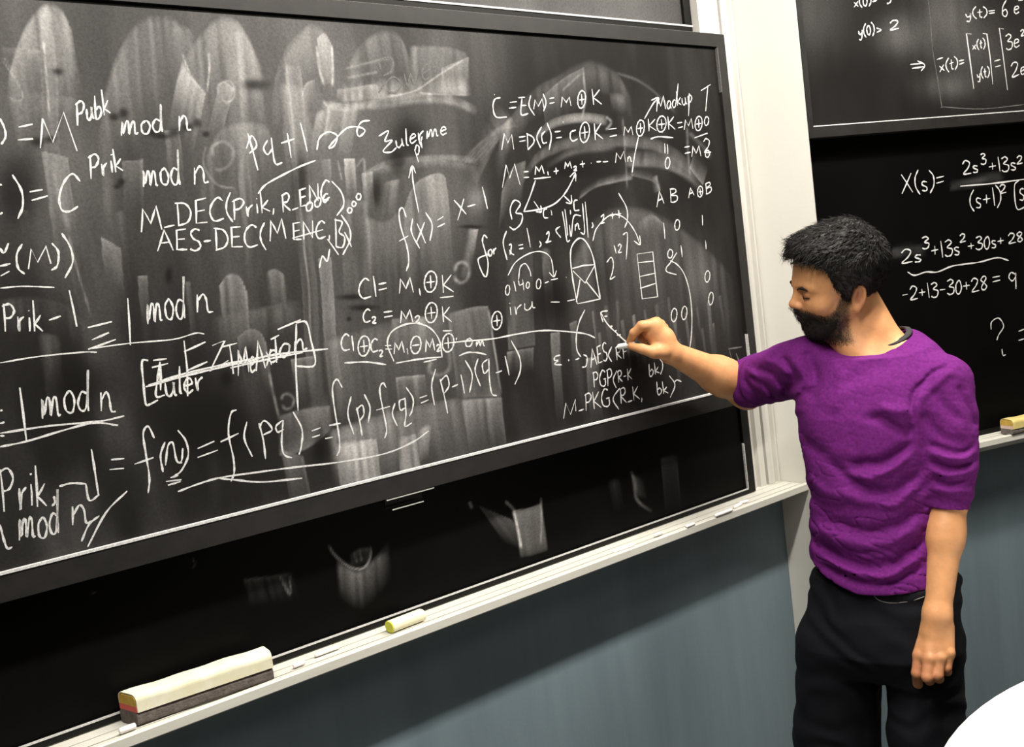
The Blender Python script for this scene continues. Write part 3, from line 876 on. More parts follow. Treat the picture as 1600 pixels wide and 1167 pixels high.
def ribbons(name, PL, strokes, off, width, m, parent, label=None):
    """strokes: photo-pixel polylines hit onto the board plane; drawn as flat chalk bands in wall metres"""
    V = []; Fc = []
    for st in strokes:
        pts = []
        for p in st:
            t, z = PL.tz(*p)
            pts.append(np.array([t, z]))
        # resample
        q = [pts[0]]
        for p in pts[1:]:
            if np.hypot(*(p - q[-1])) > .0012: q.append(p)
        if len(q) < 2: q.append(q[0] + np.array([.003, .001]))
        n = len(q); base = len(V)
        _k[0] += 1
        rr = random.Random(_k[0])
        ph = rr.random() * 9
        lift = .00025 + (_k[0] % 7) * .00004
        for i in range(n):
            a = q[max(0, i - 1)]; b = q[min(n - 1, i + 1)]
            d = (b - a) / max(1e-9, np.hypot(*(b - a)))
            nn = np.array([-d[1], d[0]])
            w = width * .5 * (.85 + .3 * math.sin(i * 1.3 + ph) * math.sin(i * .37 + ph * 2) + .08 * rr.uniform(-1, 1))
            if i in (0, n - 1): w *= .6
            for s in (-1, 1):
                c = q[i] + nn * s * w
                V.append(PL.pt(c[0], c[1], off + lift))
            if i: Fc.append((base + 2 * i - 2, base + 2 * i, base + 2 * i + 1, base + 2 * i - 1))
    o = new_mesh(name, V, Fc, m, parent)
    if label: o['label'] = label
    o['kind'] = 'stuff'          # strokes of handwriting, too small to pick apart one by one
    return o


class Pen:
    def __init__(s, parent, PL, off, width=.0034):
        s.par, s.PL, s.off, s.w = parent, PL, off, width
        s.buf = []; s.m = M_CHALK

    def c(s, reg, x, y):
        ox, oy, k = REG[reg]
        return (ox + x / k, oy + y / k)

    def L(s, reg, *sts, smooth=True):
        for st in sts:
            p = [s.c(reg, *q) for q in st]
            s.buf.append(curve(p, 5) if smooth and len(p) > 2 else [p[0], ((p[0][0] + p[1][0]) / 2 + .3, (p[0][1] + p[1][1]) / 2), *p[1:]] if len(p) == 2 else p)

    def O(s, reg, cx, cy, rx, ry, plus=False, minus=False):
        pts = [(cx + rx * math.sin(a) + ry * .08 * math.cos(a), cy - ry * math.cos(a)) for a in np.linspace(.25, 6.6, 15)]
        s.L(reg, pts)
        if plus or minus: s.L(reg, [(cx - rx * .7, cy + ry * .08), (cx + rx * .7, cy - ry * .02)])
        if plus: s.L(reg, [(cx - rx * .04, cy - ry * .6), (cx + rx * .06, cy + ry * .62)])

    def T(s, reg, text, x0, y0, x1, y1, h, up=(-.08, -1)):
        p0 = s.c(reg, x0, y0); p1 = s.c(reg, x1, y1); h = h / REG[reg][2]
        tot = sum(G[ch][0] for ch in text)
        acc = 0
        for ch in text:
            w, sts = G[ch]
            jy = random.uniform(-.035, .035); js = random.uniform(.94, 1.06); jl = random.uniform(-.03, .05)
            for st in sts:
                st = [(a + random.uniform(-.012, .012), (b + random.uniform(-.015, .015)) * js + jy) for a, b in st]
                pts = []
                for a, b in st:
                    f = (acc + a * .96) / tot
                    pts.append((p0[0] + (p1[0] - p0[0]) * f + (up[0] + jl) * b * h, p0[1] + (p1[1] - p0[1]) * f + up[1] * b * h))
                corner = ch in 'AEFIKMNTXZkx147'
                if corner or len(pts) == 2:
                    out = []
                    for i in range(len(pts) - 1):
                        out += [pts[i], tuple(np.array(pts[i]) * .5 + np.array(pts[i + 1]) * .5 + np.array([h * .008, 0]))]
                    out.append(pts[-1]); s.buf.append(out)
                else: s.buf.append(curve(pts, 5))
            acc += w

    def put(s, name, label=None, m=None, w=1.0):
        ribbons(name, s.PL, s.buf, s.off, s.w * w, m or s.m, s.par, label)
        s.buf = []


P = Pen(bfront, LW, 0)
# ---- far left column
P.L('A', [(0, 480), (18, 520), (22, 555), (5, 585)], [(75, 515), (132, 503)], [(72, 567), (134, 562)])
P.L('A', [(163, 600), (172, 480)], [(172, 480), (213, 577), (257, 455), (312, 612)], smooth=False)
P.T('A', 'Pubk', 308, 510, 450, 455, 98)
P.T('A', 'mod', 490, 552, 668, 530, 106); P.T('A', 'n', 722, 528, 780, 528, 120)
P.put('chalk_formula', 'chalk formula = M to the Pubk mod n')
P.L('A', [(50, 708), (86, 770), (92, 835), (72, 886)], [(120, 777), (172, 768)], [(128, 812), (194, 793)], [(0, 745), (5, 752)], [(0, 868), (10, 860)])
P.L('A', [(325, 735), (293, 704), (258, 740), (240, 800), (250, 850), (282, 856), (316, 836)])
P.T('A', 'Prik', 362, 726, 502, 690, 98)
P.T('A', 'mod', 580, 755, 738, 748, 130); P.T('A', 'n', 782, 750, 852, 745, 130)
P.put('chalk_formula', 'chalk formula = C to the Prik mod n')
P.T('P', 'M_DEC(', 221, 362, 366, 342, 38); P.T('P', 'Prik,', 363, 343, 432, 327, 33)
P.T('P', 'R_ENC', 440, 332, 518, 310, 30); P.L('P', [(518, 283), (533, 300), (537, 320), (526, 337)])
P.T('P', 'ooc', 478, 332, 515, 312, 26)
P.put('chalk_formula', 'chalk line M_DEC(Prik, R_ENC)')
P.T('P', 'AES-DEC(', 246, 394, 418, 386, 35); P.T('P', 'M', 422, 377, 450, 373, 32); P.T('P', 'ENC,', 457, 377, 518, 370, 28)
P.L('B', [(425, 885), (428, 1000)], [(420, 890), (452, 900), (440, 940), (462, 960), (455, 1000), (428, 1000)], [(448, 870), (480, 920), (485, 970), (455, 1032)], [(250, 965), (375, 930)],
    [(360, 1085), (372, 1038), (392, 1058), (402, 1008)], [(392, 968), (438, 1032)], [(462, 940), (490, 1000)])
P.O('B', 483, 852, 9, 11); P.O('B', 500, 826, 8, 10); P.O('B', 519, 797, 9, 13)
P.put('chalk_formula', 'chalk line AES-DEC(M ENC, B)')
P.L('A', [(0, 1005), (16, 1025), (34, 985)], [(0, 1078), (42, 1068)], [(2, 1118), (38, 1098)], [(90, 988), (68, 1030), (73, 1085), (100, 1110)],
    [(210, 985), (236, 1020), (232, 1075), (208, 1095)], [(250, 945), (284, 1000), (294, 1062), (263, 1126)])
P.L('A', [(115, 1090), (126, 1008), (152, 1062), (186, 998), (206, 1068)], smooth=False)
P.put('chalk_formula', 'chalk formula (M)) cut off by the left edge of the photo')
P.T('E', 'Prik', 12, 226, 178, 226, 118); P.L('E', [(198, 182), (246, 165)], [(280, 60), (311, 208)], [(355, 212), (453, 188)], [(372, 262), (441, 232)], [(357, 300), (469, 260)], [(517, 93), (528, 283)])
P.T('E', 'mod', 598, 196, 758, 168, 155); P.T('E', 'n', 793, 152, 870, 158, 140)
P.put('chalk_formula', 'chalk formula Prik - 1 congruent 1 mod n')
P.L('E', [(0, 355), (150, 330), (330, 312), (392, 312)], [(360, 298), (530, 275), (700, 260), (790, 235), (828, 238)])
P.L('A', [(0, 1167), (90, 1160), (220, 1164)])
P.put('chalk_line', w=.7)
P.L('E', [(0, 550), (9, 545)], [(0, 600), (18, 595)], [(0, 650), (18, 650)], [(80, 455), (107, 672)])
P.T('E', 'mod', 170, 580, 372, 542, 165); P.T('E', 'n', 405, 550, 475, 558, 145)
P.L('E', [(0, 695), (110, 672), (250, 630), (380, 598), (478, 608)], [(0, 640), (200, 610), (400, 592), (503, 570)])
P.put('chalk_formula', 'chalk formula 1 mod n, underlined twice')
P.L('E', [(600, 345), (575, 350), (580, 430), (590, 520), (608, 522), (640, 505)], [(620, 345), (675, 338)], [(648, 350), (638, 420), (632, 490), (668, 485)], smooth=True)
P.T('E', 'uler', 668, 490, 835, 468, 110); P.T('E', 'T', 620, 470, 690, 460, 100)
P.L('E', [(745, 265), (758, 380), (760, 490)], [(745, 310), (832, 270)], [(760, 385), (840, 350)], [(860, 285), (910, 265), (850, 390), (925, 345)], [(900, 290), (960, 275)], [(930, 285), (945, 400)], smooth=False)
P.T('P', 'MeAxT', 372, 588, 440, 566, 44); P.T('P', 'can', 418, 568, 482, 545, 38)
P.L('F', [(0, 495), (200, 450), (445, 423)], [(0, 510), (180, 468), (330, 440)])
P.L('E', [(590, 452), (760, 405), (900, 372), (1045, 340)], [(600, 445), (760, 395), (905, 362), (1037, 335)])
P.L('F', [(215, 335), (320, 290)], [(298, 305), (345, 302), (366, 380), (385, 495), (300, 502)], [(300, 310), (298, 500), (308, 705)])
P.put('chalk_formula', 'crossed-out chalk scribble between square brackets', w=1.1)
P.T('E', 'Prik', 8, 955, 195, 925, 168); P.L('E', [(218, 895), (222, 920), (210, 935)])
P.L('E', [(240, 855), (290, 842), (348, 845)], [(370, 705), (385, 800), (399, 893)], [(347, 845), (362, 912), (402, 888)], [(450, 747), (503, 742)], [(443, 787), (502, 782)])
P.L('E', [(625, 660), (600, 612), (580, 640), (590, 720), (605, 820), (600, 882)], [(545, 765), (622, 738)], [(668, 675), (650, 730), (660, 797)],
    [(670, 770), (680, 692), (700, 680), (715, 750), (738, 760)], [(740, 700), (735, 752), (720, 760)], [(720, 628), (752, 670), (762, 730), (735, 790), (705, 815)],
    [(672, 835), (735, 828)], [(680, 850), (732, 835)], [(690, 820), (722, 810)], [(800, 702), (868, 672)], [(800, 738), (882, 708)],
    [(958, 545), (935, 560), (925, 640), (945, 740), (948, 800), (935, 835)], [(893, 675), (966, 640)])
P.L('F', [(75, 755), (63, 830), (100, 915)], [(130, 762), (150, 840), (160, 925)], [(130, 780), (155, 750), (190, 790), (150, 815)],
    [(238, 748), (208, 775), (215, 802), (242, 790)], [(240, 748), (233, 850), (245, 905), (280, 920)], [(285, 710), (326, 790), (322, 870), (312, 905)],
    [(370, 797), (411, 782)], [(372, 827), (408, 815)])
P.put('chalk_formula', 'chalk formula Prik - d = f(n) = f(pq)')
P.L('F', [(510, 600), (485, 562), (465, 600), (475, 700), (495, 820), (497, 880), (485, 910)], [(450, 772), (502, 762)], [(432, 832), (466, 825)],
    [(550, 640), (535, 720), (562, 812)], [(575, 690), (590, 760), (600, 820)], [(572, 702), (600, 680), (608, 720), (590, 750)], [(610, 630), (636, 690), (628, 760)],
    [(710, 600), (695, 578), (680, 610), (695, 700), (712, 790), (703, 830)], [(665, 702), (727, 685)], [(750, 670), (738, 720), (760, 774)],
    [(795, 650), (770, 662), (775, 702), (798, 690)], [(795, 645), (800, 720), (795, 775), (827, 760)], [(800, 598), (832, 650), (828, 702), (815, 730)],
    [(862, 647), (896, 635)], [(868, 670), (903, 655)],
    [(935, 515), (917, 590), (930, 680)], [(955, 560), (975, 640), (990, 718)], [(955, 572), (985, 545), (996, 590), (975, 625)], [(1010, 597), (1037, 585)], [(1050, 540), (1066, 626)], [(1070, 475), (1102, 540), (1090, 622)])
P.L('D', [(25, 730), (8, 800), (38, 887)], [(78, 735), (50, 762), (60, 815), (86, 790)], [(86, 730), (90, 850), (104, 930), (132, 942)], [(125, 812), (160, 800)], [(178, 715), (202, 826)], [(213, 628), (260, 720), (265, 800), (234, 878)])
P.put('chalk_formula', 'chalk formula f(p) f(q) = (p-1)(q-1)')
P.L('P', [(278, 768), (310, 756), (345, 746), (400, 738), (460, 730), (530, 722), (600, 709), (644, 691), (670, 673)], [(342, 747), (370, 750), (410, 753), (472, 747)])
P.put('chalk_line', 'long curved chalk underline')
P.L('E', [(0, 1010), (15, 1070), (30, 1106), (50, 1100)]); P.T('E', 'mod', 78, 1080, 248, 1046, 165); P.T('E', 'n', 288, 1012, 378, 1000, 150)
P.L('E', [(402, 974), (360, 1010), (330, 1078)], [(515, 874), (430, 960), (355, 1100)])
P.put('chalk_formula', 'chalk words mod n followed by two slashes')
# ---- middle
P.L('B', [(70, 540), (90, 610), (111, 690)], [(64, 602), (85, 550), (106, 590), (76, 622)], [(150, 568), (134, 600), (150, 626), (172, 600)], [(165, 558), (175, 640), (186, 666), (210, 658)],
    [(205, 580), (260, 562)], [(230, 540), (246, 640)], [(283, 497), (311, 614)])
P.L('B', [(350, 608), (360, 560), (395, 535), (432, 550), (420, 590), (398, 600), (420, 570), (470, 520), (520, 515), (545, 530), (522, 553), (512, 530), (530, 495), (565, 488)],
    [(112, 785), (140, 750), (200, 715), (280, 675), (345, 650)])
P.put('chalk_formula', 'chalk term pq + 1 with a squiggle and a sweeping line under it')
P.L('B', [(600, 552), (640, 530), (625, 572), (655, 568), (618, 612), (650, 616), (672, 598)])
P.T('B', 'uler', 670, 605, 790, 560, 72); P.T('B', 'me', 795, 562, 880, 540, 62)
P.T('B', 'pr', 752, 640, 790, 575, 62, up=(-.3, -.95))
P.L('B', [(736, 672), (740, 740), (763, 862)], [(722, 722), (736, 672), (750, 702)])
P.put('chalk_formula', 'chalk scrawl with an arrow pointing up to it', w=.9)
P.L('B', [(712, 880), (697, 842), (683, 860), (690, 920), (715, 1000), (722, 1060), (712, 1098)], [(683, 977), (720, 955)], [(738, 885), (733, 940), (766, 1006)], [(755, 905), (790, 985)], [(786, 900), (752, 985)],
    [(790, 860), (817, 910), (808, 975)], [(838, 892), (862, 877)], [(838, 920), (868, 905)], [(905, 810), (955, 868)], [(945, 805), (920, 892)], [(960, 837), (992, 828)], [(1020, 757), (1041, 846)])
P.put('chalk_formula', 'chalk formula f(x) = x - 1')
P.T('F', 'C1=', 588, 195, 722, 180, 92); P.T('F', 'M', 770, 172, 842, 166, 72); P.T('F', '1', 858, 182, 870, 180, 34); P.O('F', 912, 117, 28, 48, plus=True); P.T('F', 'K', 962, 168, 1022, 160, 82); P.L('F', [(955, 190), (1016, 183)])
P.put('chalk_formula', 'chalk formula C1 = M1 xor K')
P.T('F', 'C', 605, 305, 645, 300, 62); P.T('F', '2', 645, 308, 668, 306, 30); P.T('F', '=', 695, 305, 748, 300, 80); P.T('F', 'M', 775, 305, 838, 300, 60); P.T('F', '2', 840, 308, 868, 302, 32); P.O('F', 915, 258, 27, 46, plus=True); P.T('F', 'K', 965, 300, 1012, 298, 76); P.L('F', [(968, 341), (1010, 340)])
P.put('chalk_formula', 'chalk formula C2 = M2 xor K')
P.T('F', 'C1', 505, 432, 568, 432, 72); P.O('F', 608, 410, 26, 46, plus=True); P.T('F', 'C', 640, 440, 680, 436, 60); P.T('F', '2', 678, 458, 698, 456, 28)
P.L('F', [(704, 408), (732, 408)], [(706, 424), (736, 424)]); P.T('F', 'M', 745, 446, 798, 440, 55); P.T('F', '1', 802, 448, 815, 446, 28); P.O('F', 845, 405, 23, 40, minus=True); P.T('F', 'M', 890, 438, 936, 430, 55); P.T('F', '2', 938, 436, 960, 432, 30); P.O('F', 992, 395, 26, 42, plus=True)
P.L('F', [(520, 487), (620, 483), (710, 495)], [(755, 488), (860, 470), (962, 460)], [(880, 484), (940, 470)], [(745, 480), (715, 400), (740, 340), (820, 307), (900, 322), (950, 380), (965, 462)], [(1030, 372), (1028, 385)])
P.T('F', 'o', 1070, 415, 1110, 405, 70); P.T('F', 'm', 1120, 415, 1165, 410, 46)
P.put('chalk_formula', 'chalk formula C1 xor C2 = M1 xor M2, circled and underlined')
P.L('D', [(-125, 640), (-60, 632), (105, 618), (250, 590), (400, 570), (550, 578), (640, 590), (692, 612)])
P.L('F', [(1042, 455), (1080, 440), (1130, 441), (1167, 450)])
P.put('chalk_line', 'long wavy chalk line across the board')
# ---- right part
P.L('C', [(152, 265), (120, 275), (110, 320), (128, 375), (188, 375)], [(117, 246), (120, 252)], [(205, 292), (245, 288)], [(200, 325), (242, 320)], [(255, 265), (292, 262)], [(275, 270), (270, 360), (312, 355)], [(272, 310), (300, 308)],
    [(325, 252), (315, 310), (347, 366)], [(395, 243), (412, 290), (398, 342)], [(432, 270), (458, 265)], [(432, 298), (460, 292)])
P.L('C', [(342, 330), (350, 278), (368, 315), (390, 272), (400, 322)], [(498, 320), (505, 262), (528, 292), (545, 262), (555, 312)], smooth=False)
P.O('C', 615, 275, 22, 50, plus=True); P.T('C', 'K', 675, 305, 735, 302, 88)
P.put('chalk_formula', 'chalk formula C = E(M) = M xor K')
P.L('C', [(160, 562), (175, 470), (195, 522), (216, 475), (229, 560)], [(855, 480), (862, 430), (880, 462), (898, 430), (908, 478)], [(1200, 447), (1207, 392), (1224, 425), (1240, 385), (1250, 442)], smooth=False)
P.L('C', [(258, 490), (295, 485)], [(260, 515), (295, 508)], [(305, 475), (308, 562)], [(300, 470), (337, 490), (342, 522), (308, 562)], [(387, 430), (360, 490), (382, 552)], [(408, 455), (388, 480), (395, 522), (418, 520)],
    [(418, 408), (442, 480), (430, 562)], [(462, 460), (496, 455)], [(470, 495), (502, 490)], [(582, 450), (555, 460), (550, 492), (565, 512), (592, 500)], [(768, 445), (813, 440)], [(775, 487), (816, 478)],
    [(1160, 410), (1188, 405)], [(1165, 437), (1192, 430)], [(1008, 500), (1055, 487), (1137, 493)], [(1258, 494), (1332, 467)], [(508, 403), (512, 408)])
P.O('C', 632, 462, 27, 58, plus=True); P.T('C', 'K', 685, 507, 742, 498, 92); P.O('C', 950, 438, 22, 46, plus=True); P.T('C', 'K', 992, 455, 1048, 452, 72); P.O('C', 1070, 415, 26, 46, plus=True); P.T('C', 'K', 1105, 450, 1152, 448, 74)
P.O('C', 1282, 412, 20, 41, plus=True); P.O('C', 1327, 398, 12, 25)
P.put('chalk_formula', 'chalk formula M = D(C) = C xor K = M xor K xor K = M xor 0')
P.L('C', [(1088, 525), (1090, 582)], [(1103, 530), (1106, 586)], [(1200, 548), (1230, 542)], [(1203, 583), (1236, 575)]); P.O('C', 1105, 637, 13, 32)
P.T('C', 'M', 1243, 602, 1302, 597, 62); P.T('C', '2', 1312, 580, 1360, 580, 78); P.O('C', 1332, 585, 12, 20)
P.L('C', [(1050, 270), (1022, 300), (973, 385)], [(1012, 280), (1052, 265), (1052, 300)], [(940, 485), (918, 590), (903, 692)], [(1295, 225), (1350, 190)], [(1335, 193), (1328, 270), (1322, 342)])
P.T('C', 'Mackup', 1042, 345, 1250, 290, 82); P.L('C', [(1165, 185), (1150, 310)], [(1228, 240), (1224, 370)])
P.put('chalk_formula', 'chalk note with a capital T and an arrow from the xor sign')
P.L('C', [(163, 778), (185, 648), (205, 722), (232, 643), (264, 762)], [(808, 636), (814, 580), (836, 615), (856, 570), (866, 632)], smooth=False)
P.L('C', [(285, 688), (312, 685)], [(285, 720), (315, 718)], [(343, 727), (440, 717)], [(455, 686), (483, 680)], [(468, 664), (470, 702)], [(605, 646), (633, 640)], [(618, 624), (622, 662)], [(668, 637), (672, 640)],
    [(700, 631), (726, 628)], [(736, 631), (766, 628)])
P.T('C', 'M', 350, 706, 408, 698, 52); P.T('C', '1', 420, 708, 430, 706, 24); P.T('C', 'M', 518, 671, 562, 667, 42); P.T('C', '2', 568, 682, 592, 678, 26); P.T('C', 'n', 876, 630, 906, 626, 50)
P.put('chalk_formula', 'chalk formula M = m1 + m2 + ... Mn')
P.L('C', [(218, 960), (208, 900), (232, 850), (266, 870), (240, 920), (276, 930), (270, 980), (232, 1016), (203, 1000)], [(352, 735), (320, 830), (285, 915)], [(285, 915), (380, 900), (460, 870), (520, 810), (560, 740), (578, 700)],
    [(548, 716), (577, 692), (582, 742)], [(510, 820), (556, 866)], [(525, 862), (556, 866), (556, 820)], [(343, 855), (382, 916)], [(355, 915), (386, 914), (382, 880)], [(418, 898), (399, 907), (400, 945), (424, 950)],
    [(440, 905), (445, 935)], [(592, 848), (572, 856), (575, 905), (602, 905)], [(550, 905), (552, 930)])
P.put('chalk_arrow', 'looping chalk B with curved arrows up to the m terms')
P.L('D', [(78, 45), (60, 27), (50, 60), (64, 115), (82, 185), (72, 262), (48, 240), (25, 168), (58, 145), (92, 135)]); P.T('D', 'or', 82, 148, 136, 132, 72)
P.L('D', [(187, 3), (168, 70), (190, 168)], [(205, 110), (207, 140)], [(200, 85), (215, 80), (212, 125), (230, 140)], [(255, 85), (281, 80)], [(258, 106), (284, 100)], [(375, 60), (384, 80), (374, 96)])
P.L('C', [(303, 1008), (323, 1117)], [(412, 1045), (430, 1028), (424, 1072), (410, 1090), (442, 1082)], [(492, 998), (468, 1022), (496, 1062)], [(505, 912), (520, 1000), (532, 1082), (548, 1076)], [(520, 900), (536, 1050)],
    [(545, 990), (556, 1056), (570, 942), (612, 938)], [(620, 868), (632, 1032), (608, 1032)], [(635, 858), (652, 1062)], [(675, 975), (680, 995), (672, 1008)], [(725, 945), (742, 930), (734, 972), (720, 982), (746, 976)],
    [(780, 940), (802, 935)], [(790, 920), (791, 956)], [(813, 930), (840, 925)], [(825, 905), (829, 952)], [(825, 808), (870, 890), (876, 960), (860, 1006)])
P.T('C', 'n', 575, 1022, 612, 1010, 74)
P.put('chalk_formula', 'chalk loop header for(i=1, i < root n, i++)')
P.L('C', [(678, 1082), (700, 1010), (760, 945), (812, 930), (870, 960), (920, 1030), (948, 1102)], [(913, 1080), (949, 1103), (946, 1050)])
P.L('D', [(800, 85), (812, 132)], [(850, 25), (876, 20), (869, 165)], [(758, 182), (784, 153), (796, 190), (790, 240), (778, 278), (806, 262)]); P.T('D', '2', 822, 128, 846, 124, 48)
P.put('chalk_formula', 'chalk power 2 to the 127 under an arched arrow', w=.9)
P.T('C', 'A', 1043, 885, 1088, 862, 78); P.T('C', 'B', 1118, 862, 1168, 860, 74); P.T('C', 'A', 1225, 838, 1260, 820, 48); P.O('C', 1290, 800, 15, 31, plus=True); P.T('C', 'B', 1322, 816, 1360, 800, 58)
P.L('C', [(1082, 978), (1090, 1070)], [(1302, 933), (1304, 992)]); P.O('C', 1160, 990, 14, 30)
P.L('D', [(1180, 85), (1188, 152)], [(1320, 57), (1324, 106)]); P.O('D', 1120, 133, 14, 25); P.O('D', 1332, 262, 14, 32); P.O('D', 1352, 388, 13, 36); P.O('D', 1142, 482, 16, 38); P.O('D', 1200, 470, 15, 38)
P.put('chalk_formula', 'chalk truth table headed A, B, A xor B')
P.L('D', [(1158, 125), (1120, 185), (1098, 212), (1102, 236), (1156, 252)], [(1118, 172), (1160, 195), (1200, 250), (1230, 350), (1243, 480), (1240, 600), (1228, 690)])
P.put('chalk_arrow', 'tall curved chalk arrow by the truth table')
P.L('D', [(590, 415), (565, 280), (552, 160), (560, 90), (600, 45), (640, 65), (680, 150), (705, 290), (722, 390)])
P.L('D', [(722, 390), (655, 405), (590, 418)], [(562, 217), (625, 200), (687, 195)], [(565, 230), (635, 300), (690, 200)], [(640, 290), (718, 387)], [(606, 280), (592, 360), (584, 408)], smooth=False)
P.put('chalk_drawing', 'chalk drawing of a rounded arch on a box with crossed diagonals', w=1.1)
P.L('D', [(930, 135), (1020, 122), (1048, 378), (960, 390), (930, 135)], [(935, 184), (1028, 174)], [(945, 263), (1037, 243)], [(948, 330), (1041, 300)], smooth=False)
P.put('chalk_drawing', 'chalk drawing of a tall box divided in four', w=.9)
P.L('D', [(195, 257), (240, 180), (320, 130), (390, 122), (440, 160), (456, 262)], [(430, 240), (457, 264), (472, 228)], [(255, 282), (265, 210), (295, 190), (320, 230), (326, 262)], [(228, 290), (240, 347)], [(255, 285), (262, 312), (286, 300)], [(278, 278), (286, 342)],
    [(405, 300), (428, 290)], [(440, 282), (480, 274)], [(525, 266), (530, 270)])
P.O('D', 193, 340, 12, 29); P.O('D', 308, 312, 9, 18); P.O('D', 370, 305, 13, 28)
P.T('D', 'iru', 198, 492, 356, 440, 90, up=(-.1, -1)); P.L('D', [(438, 408), (490, 408)], [(533, 402), (577, 393)])
P.put('chalk_formula', 'small chalk digits 01400 under two arcs', w=.8)
P.O('D', 132, 513, 29, 52, plus=True)
P.L('D', [(634, 452), (602, 520), (585, 600), (588, 680), (612, 722)], [(625, 708), (646, 722), (640, 772), (618, 780)], [(492, 710), (464, 720), (460, 740), (482, 740), (461, 762), (502, 766)], [(540, 735), (541, 745)], [(580, 737), (602, 727)])
P.put('chalk_formula', 'chalk E1 with a hooked arrow')
P.L('D', [(725, 468), (760, 530), (820, 590), (870, 635), (905, 655)], [(765, 458), (725, 468), (737, 522)], [(745, 490), (762, 488)], [(775, 548), (792, 545)], [(800, 575), (815, 570)], [(815, 598), (838, 594)])
P.put('chalk_arrow', 'chalk arrow being drawn from the chalk in the hand')
P.T('D', 'AES', 668, 780, 768, 735, 98); P.L('D', [(786, 663), (768, 710), (786, 748)]); P.T('D', 'RF', 812, 742, 882, 722, 72)
P.put('chalk_formula', 'chalk text AES( RF beside the hand')
P.T('D', 'PGP', 682, 896, 796, 880, 88); P.L('D', [(816, 798), (795, 850), (812, 897)]); P.T('D', 'R-K', 822, 870, 906, 848, 68); P.T('D', 'bk)', 1000, 832, 1082, 800, 66)
P.put('chalk_formula', 'chalk text PGP(R-K bk)')
P.L('D', [(512, 1073), (525, 984), (552, 1048), (580, 962), (582, 1030)], smooth=False)
P.T('D', '_PKG', 598, 1035, 785, 995, 98); P.L('D', [(832, 898), (794, 960), (827, 1020)]); P.T('D', 'R_K,', 835, 986, 966, 958, 82); P.T('D', 'bk', 1045, 935, 1112, 925, 70); P.L('D', [(1115, 828), (1147, 880), (1120, 952)], [(1145, 862), (1160, 852), (1184, 862)])
P.put('chalk_formula', 'chalk text M_PKG(R_K, bk)')
P.L('B', [(608, 282), (605, 245), (648, 235), (656, 282), (620, 308)], [(600, 375), (625, 340), (660, 312), (690, 340), (670, 375), (635, 370)]); P.T('B', 'wer', 705, 355, 860, 300, 120)
P.L('P', [(1138, 545), (1159, 542)], [(1139, 545), (1146, 575)], [(1150, 552), (1156, 570)])
P.put('chalk_smear', 'half wiped chalk word', m=M_CHALKF, w=1.2)

# ---- right wall
Q = Pen(bru, RW, .0, .0042)
Q.T('G', 'x(0)=', 522, 47, 668, 22, 62); Q.L('G', [(722, 22), (740, 16), (748, 0)])
Q.T('G', 'y(0)', 548, 222, 652, 208, 66); Q.L('G', [(658, 170), (686, 182), (660, 197)]); Q.T('G', '2', 738, 184, 804, 172, 58)
Q.put('chalk_formula', 'chalk lines x(0)= 3 and y(0)= 2')
Q.T('G', 'y(t)=', 1198, 112, 1388, 96, 58); Q.T('G', '6', 1420, 102, 1464, 100, 104); Q.T('G', 'e', 1492, 86, 1532, 80, 88); Q.L('G', [(1520, 5), (1550, 0)])
Q.put('chalk_formula', 'chalk line y(t) = 6e')
Q.L('G', [(865, 392), (936, 385)], [(875, 416), (946, 405)], [(908, 370), (952, 395), (930, 432)]); Q.T('G', 'x(t)=', 1042, 440, 1200, 402, 70); Q.L('G', [(1025, 362), (1062, 350)])
Q.L('G', [(1236, 207), (1205, 205), (1225, 350), (1250, 540)], [(1305, 203), (1330, 207), (1350, 350), (1366, 512)], [(1375, 372), (1411, 362)], [(1380, 407), (1413, 398)], [(1432, 177), (1405, 170), (1430, 350), (1455, 547)], smooth=False)
Q.T('G', 'x(t)', 1242, 302, 1324, 290, 56); Q.T('G', 'y(t)', 1270, 478, 1348, 462, 58); Q.T('G', '3e', 1446, 302, 1534, 280, 92); Q.T('G', '2', 1534, 222, 1562, 215, 38); Q.T('G', '2e', 1478, 475, 1575, 440, 88)
Q.put('chalk_formula', 'chalk vector equation x(t) in tall brackets')
Q.L('G', [(985, 100), (1000, 300), (1030, 480), (1055, 640), (1072, 650), (1300, 662), (1560, 635)]); Q.L('G', [(972, 0), (985, 100)])
Q.put('chalk_line', 'thin chalk box line around the vector equation', m=M_CHALKF, w=.55)
Q2 = Pen(brl, Plane(T2, 2.145), .0, .0045)
Q2.T('H', 'X(s)=', 65, 186, 220, 165, 66); Q2.T('H', '2s', 278, 117, 338, 110, 46); Q2.T('H', '3', 342, 82, 364, 79, 36); Q2.T('H', '+13s', 370, 112, 470, 102, 50); Q2.T('H', '2', 468, 82, 492, 78, 28)
Q2.L('H', [(270, 159), (380, 150), (500, 134)], [(476, 138), (460, 160), (468, 237), (498, 232)]); Q2.T('H', '(s+1)', 303, 240, 418, 222, 64); Q2.T('H', '2', 408, 186, 434, 182, 32); Q2.T('H', 's', 476, 210, 500, 205, 80)
Q2.put('chalk_formula', 'chalk fraction X(s) = 2s3 + 13s2 over (s+1)2')
Q2.T('H', '2s', 62, 432, 140, 422, 52); Q2.T('H', '3', 136, 380, 166, 376, 40); Q2.T('H', '+13s', 168, 412, 272, 400, 58); Q2.T('H', '2', 268, 356, 292, 352, 30); Q2.T('H', '+30s+', 296, 388, 428, 368, 46); Q2.T('H', '28', 438, 360, 494, 352, 36)
Q2.L('H', [(85, 460), (110, 472), (150, 460), (190, 460), (240, 440), (290, 432), (340, 425), (400, 410), (440, 420)])
Q2.put('chalk_formula', 'chalk polynomial with a wavy underline')
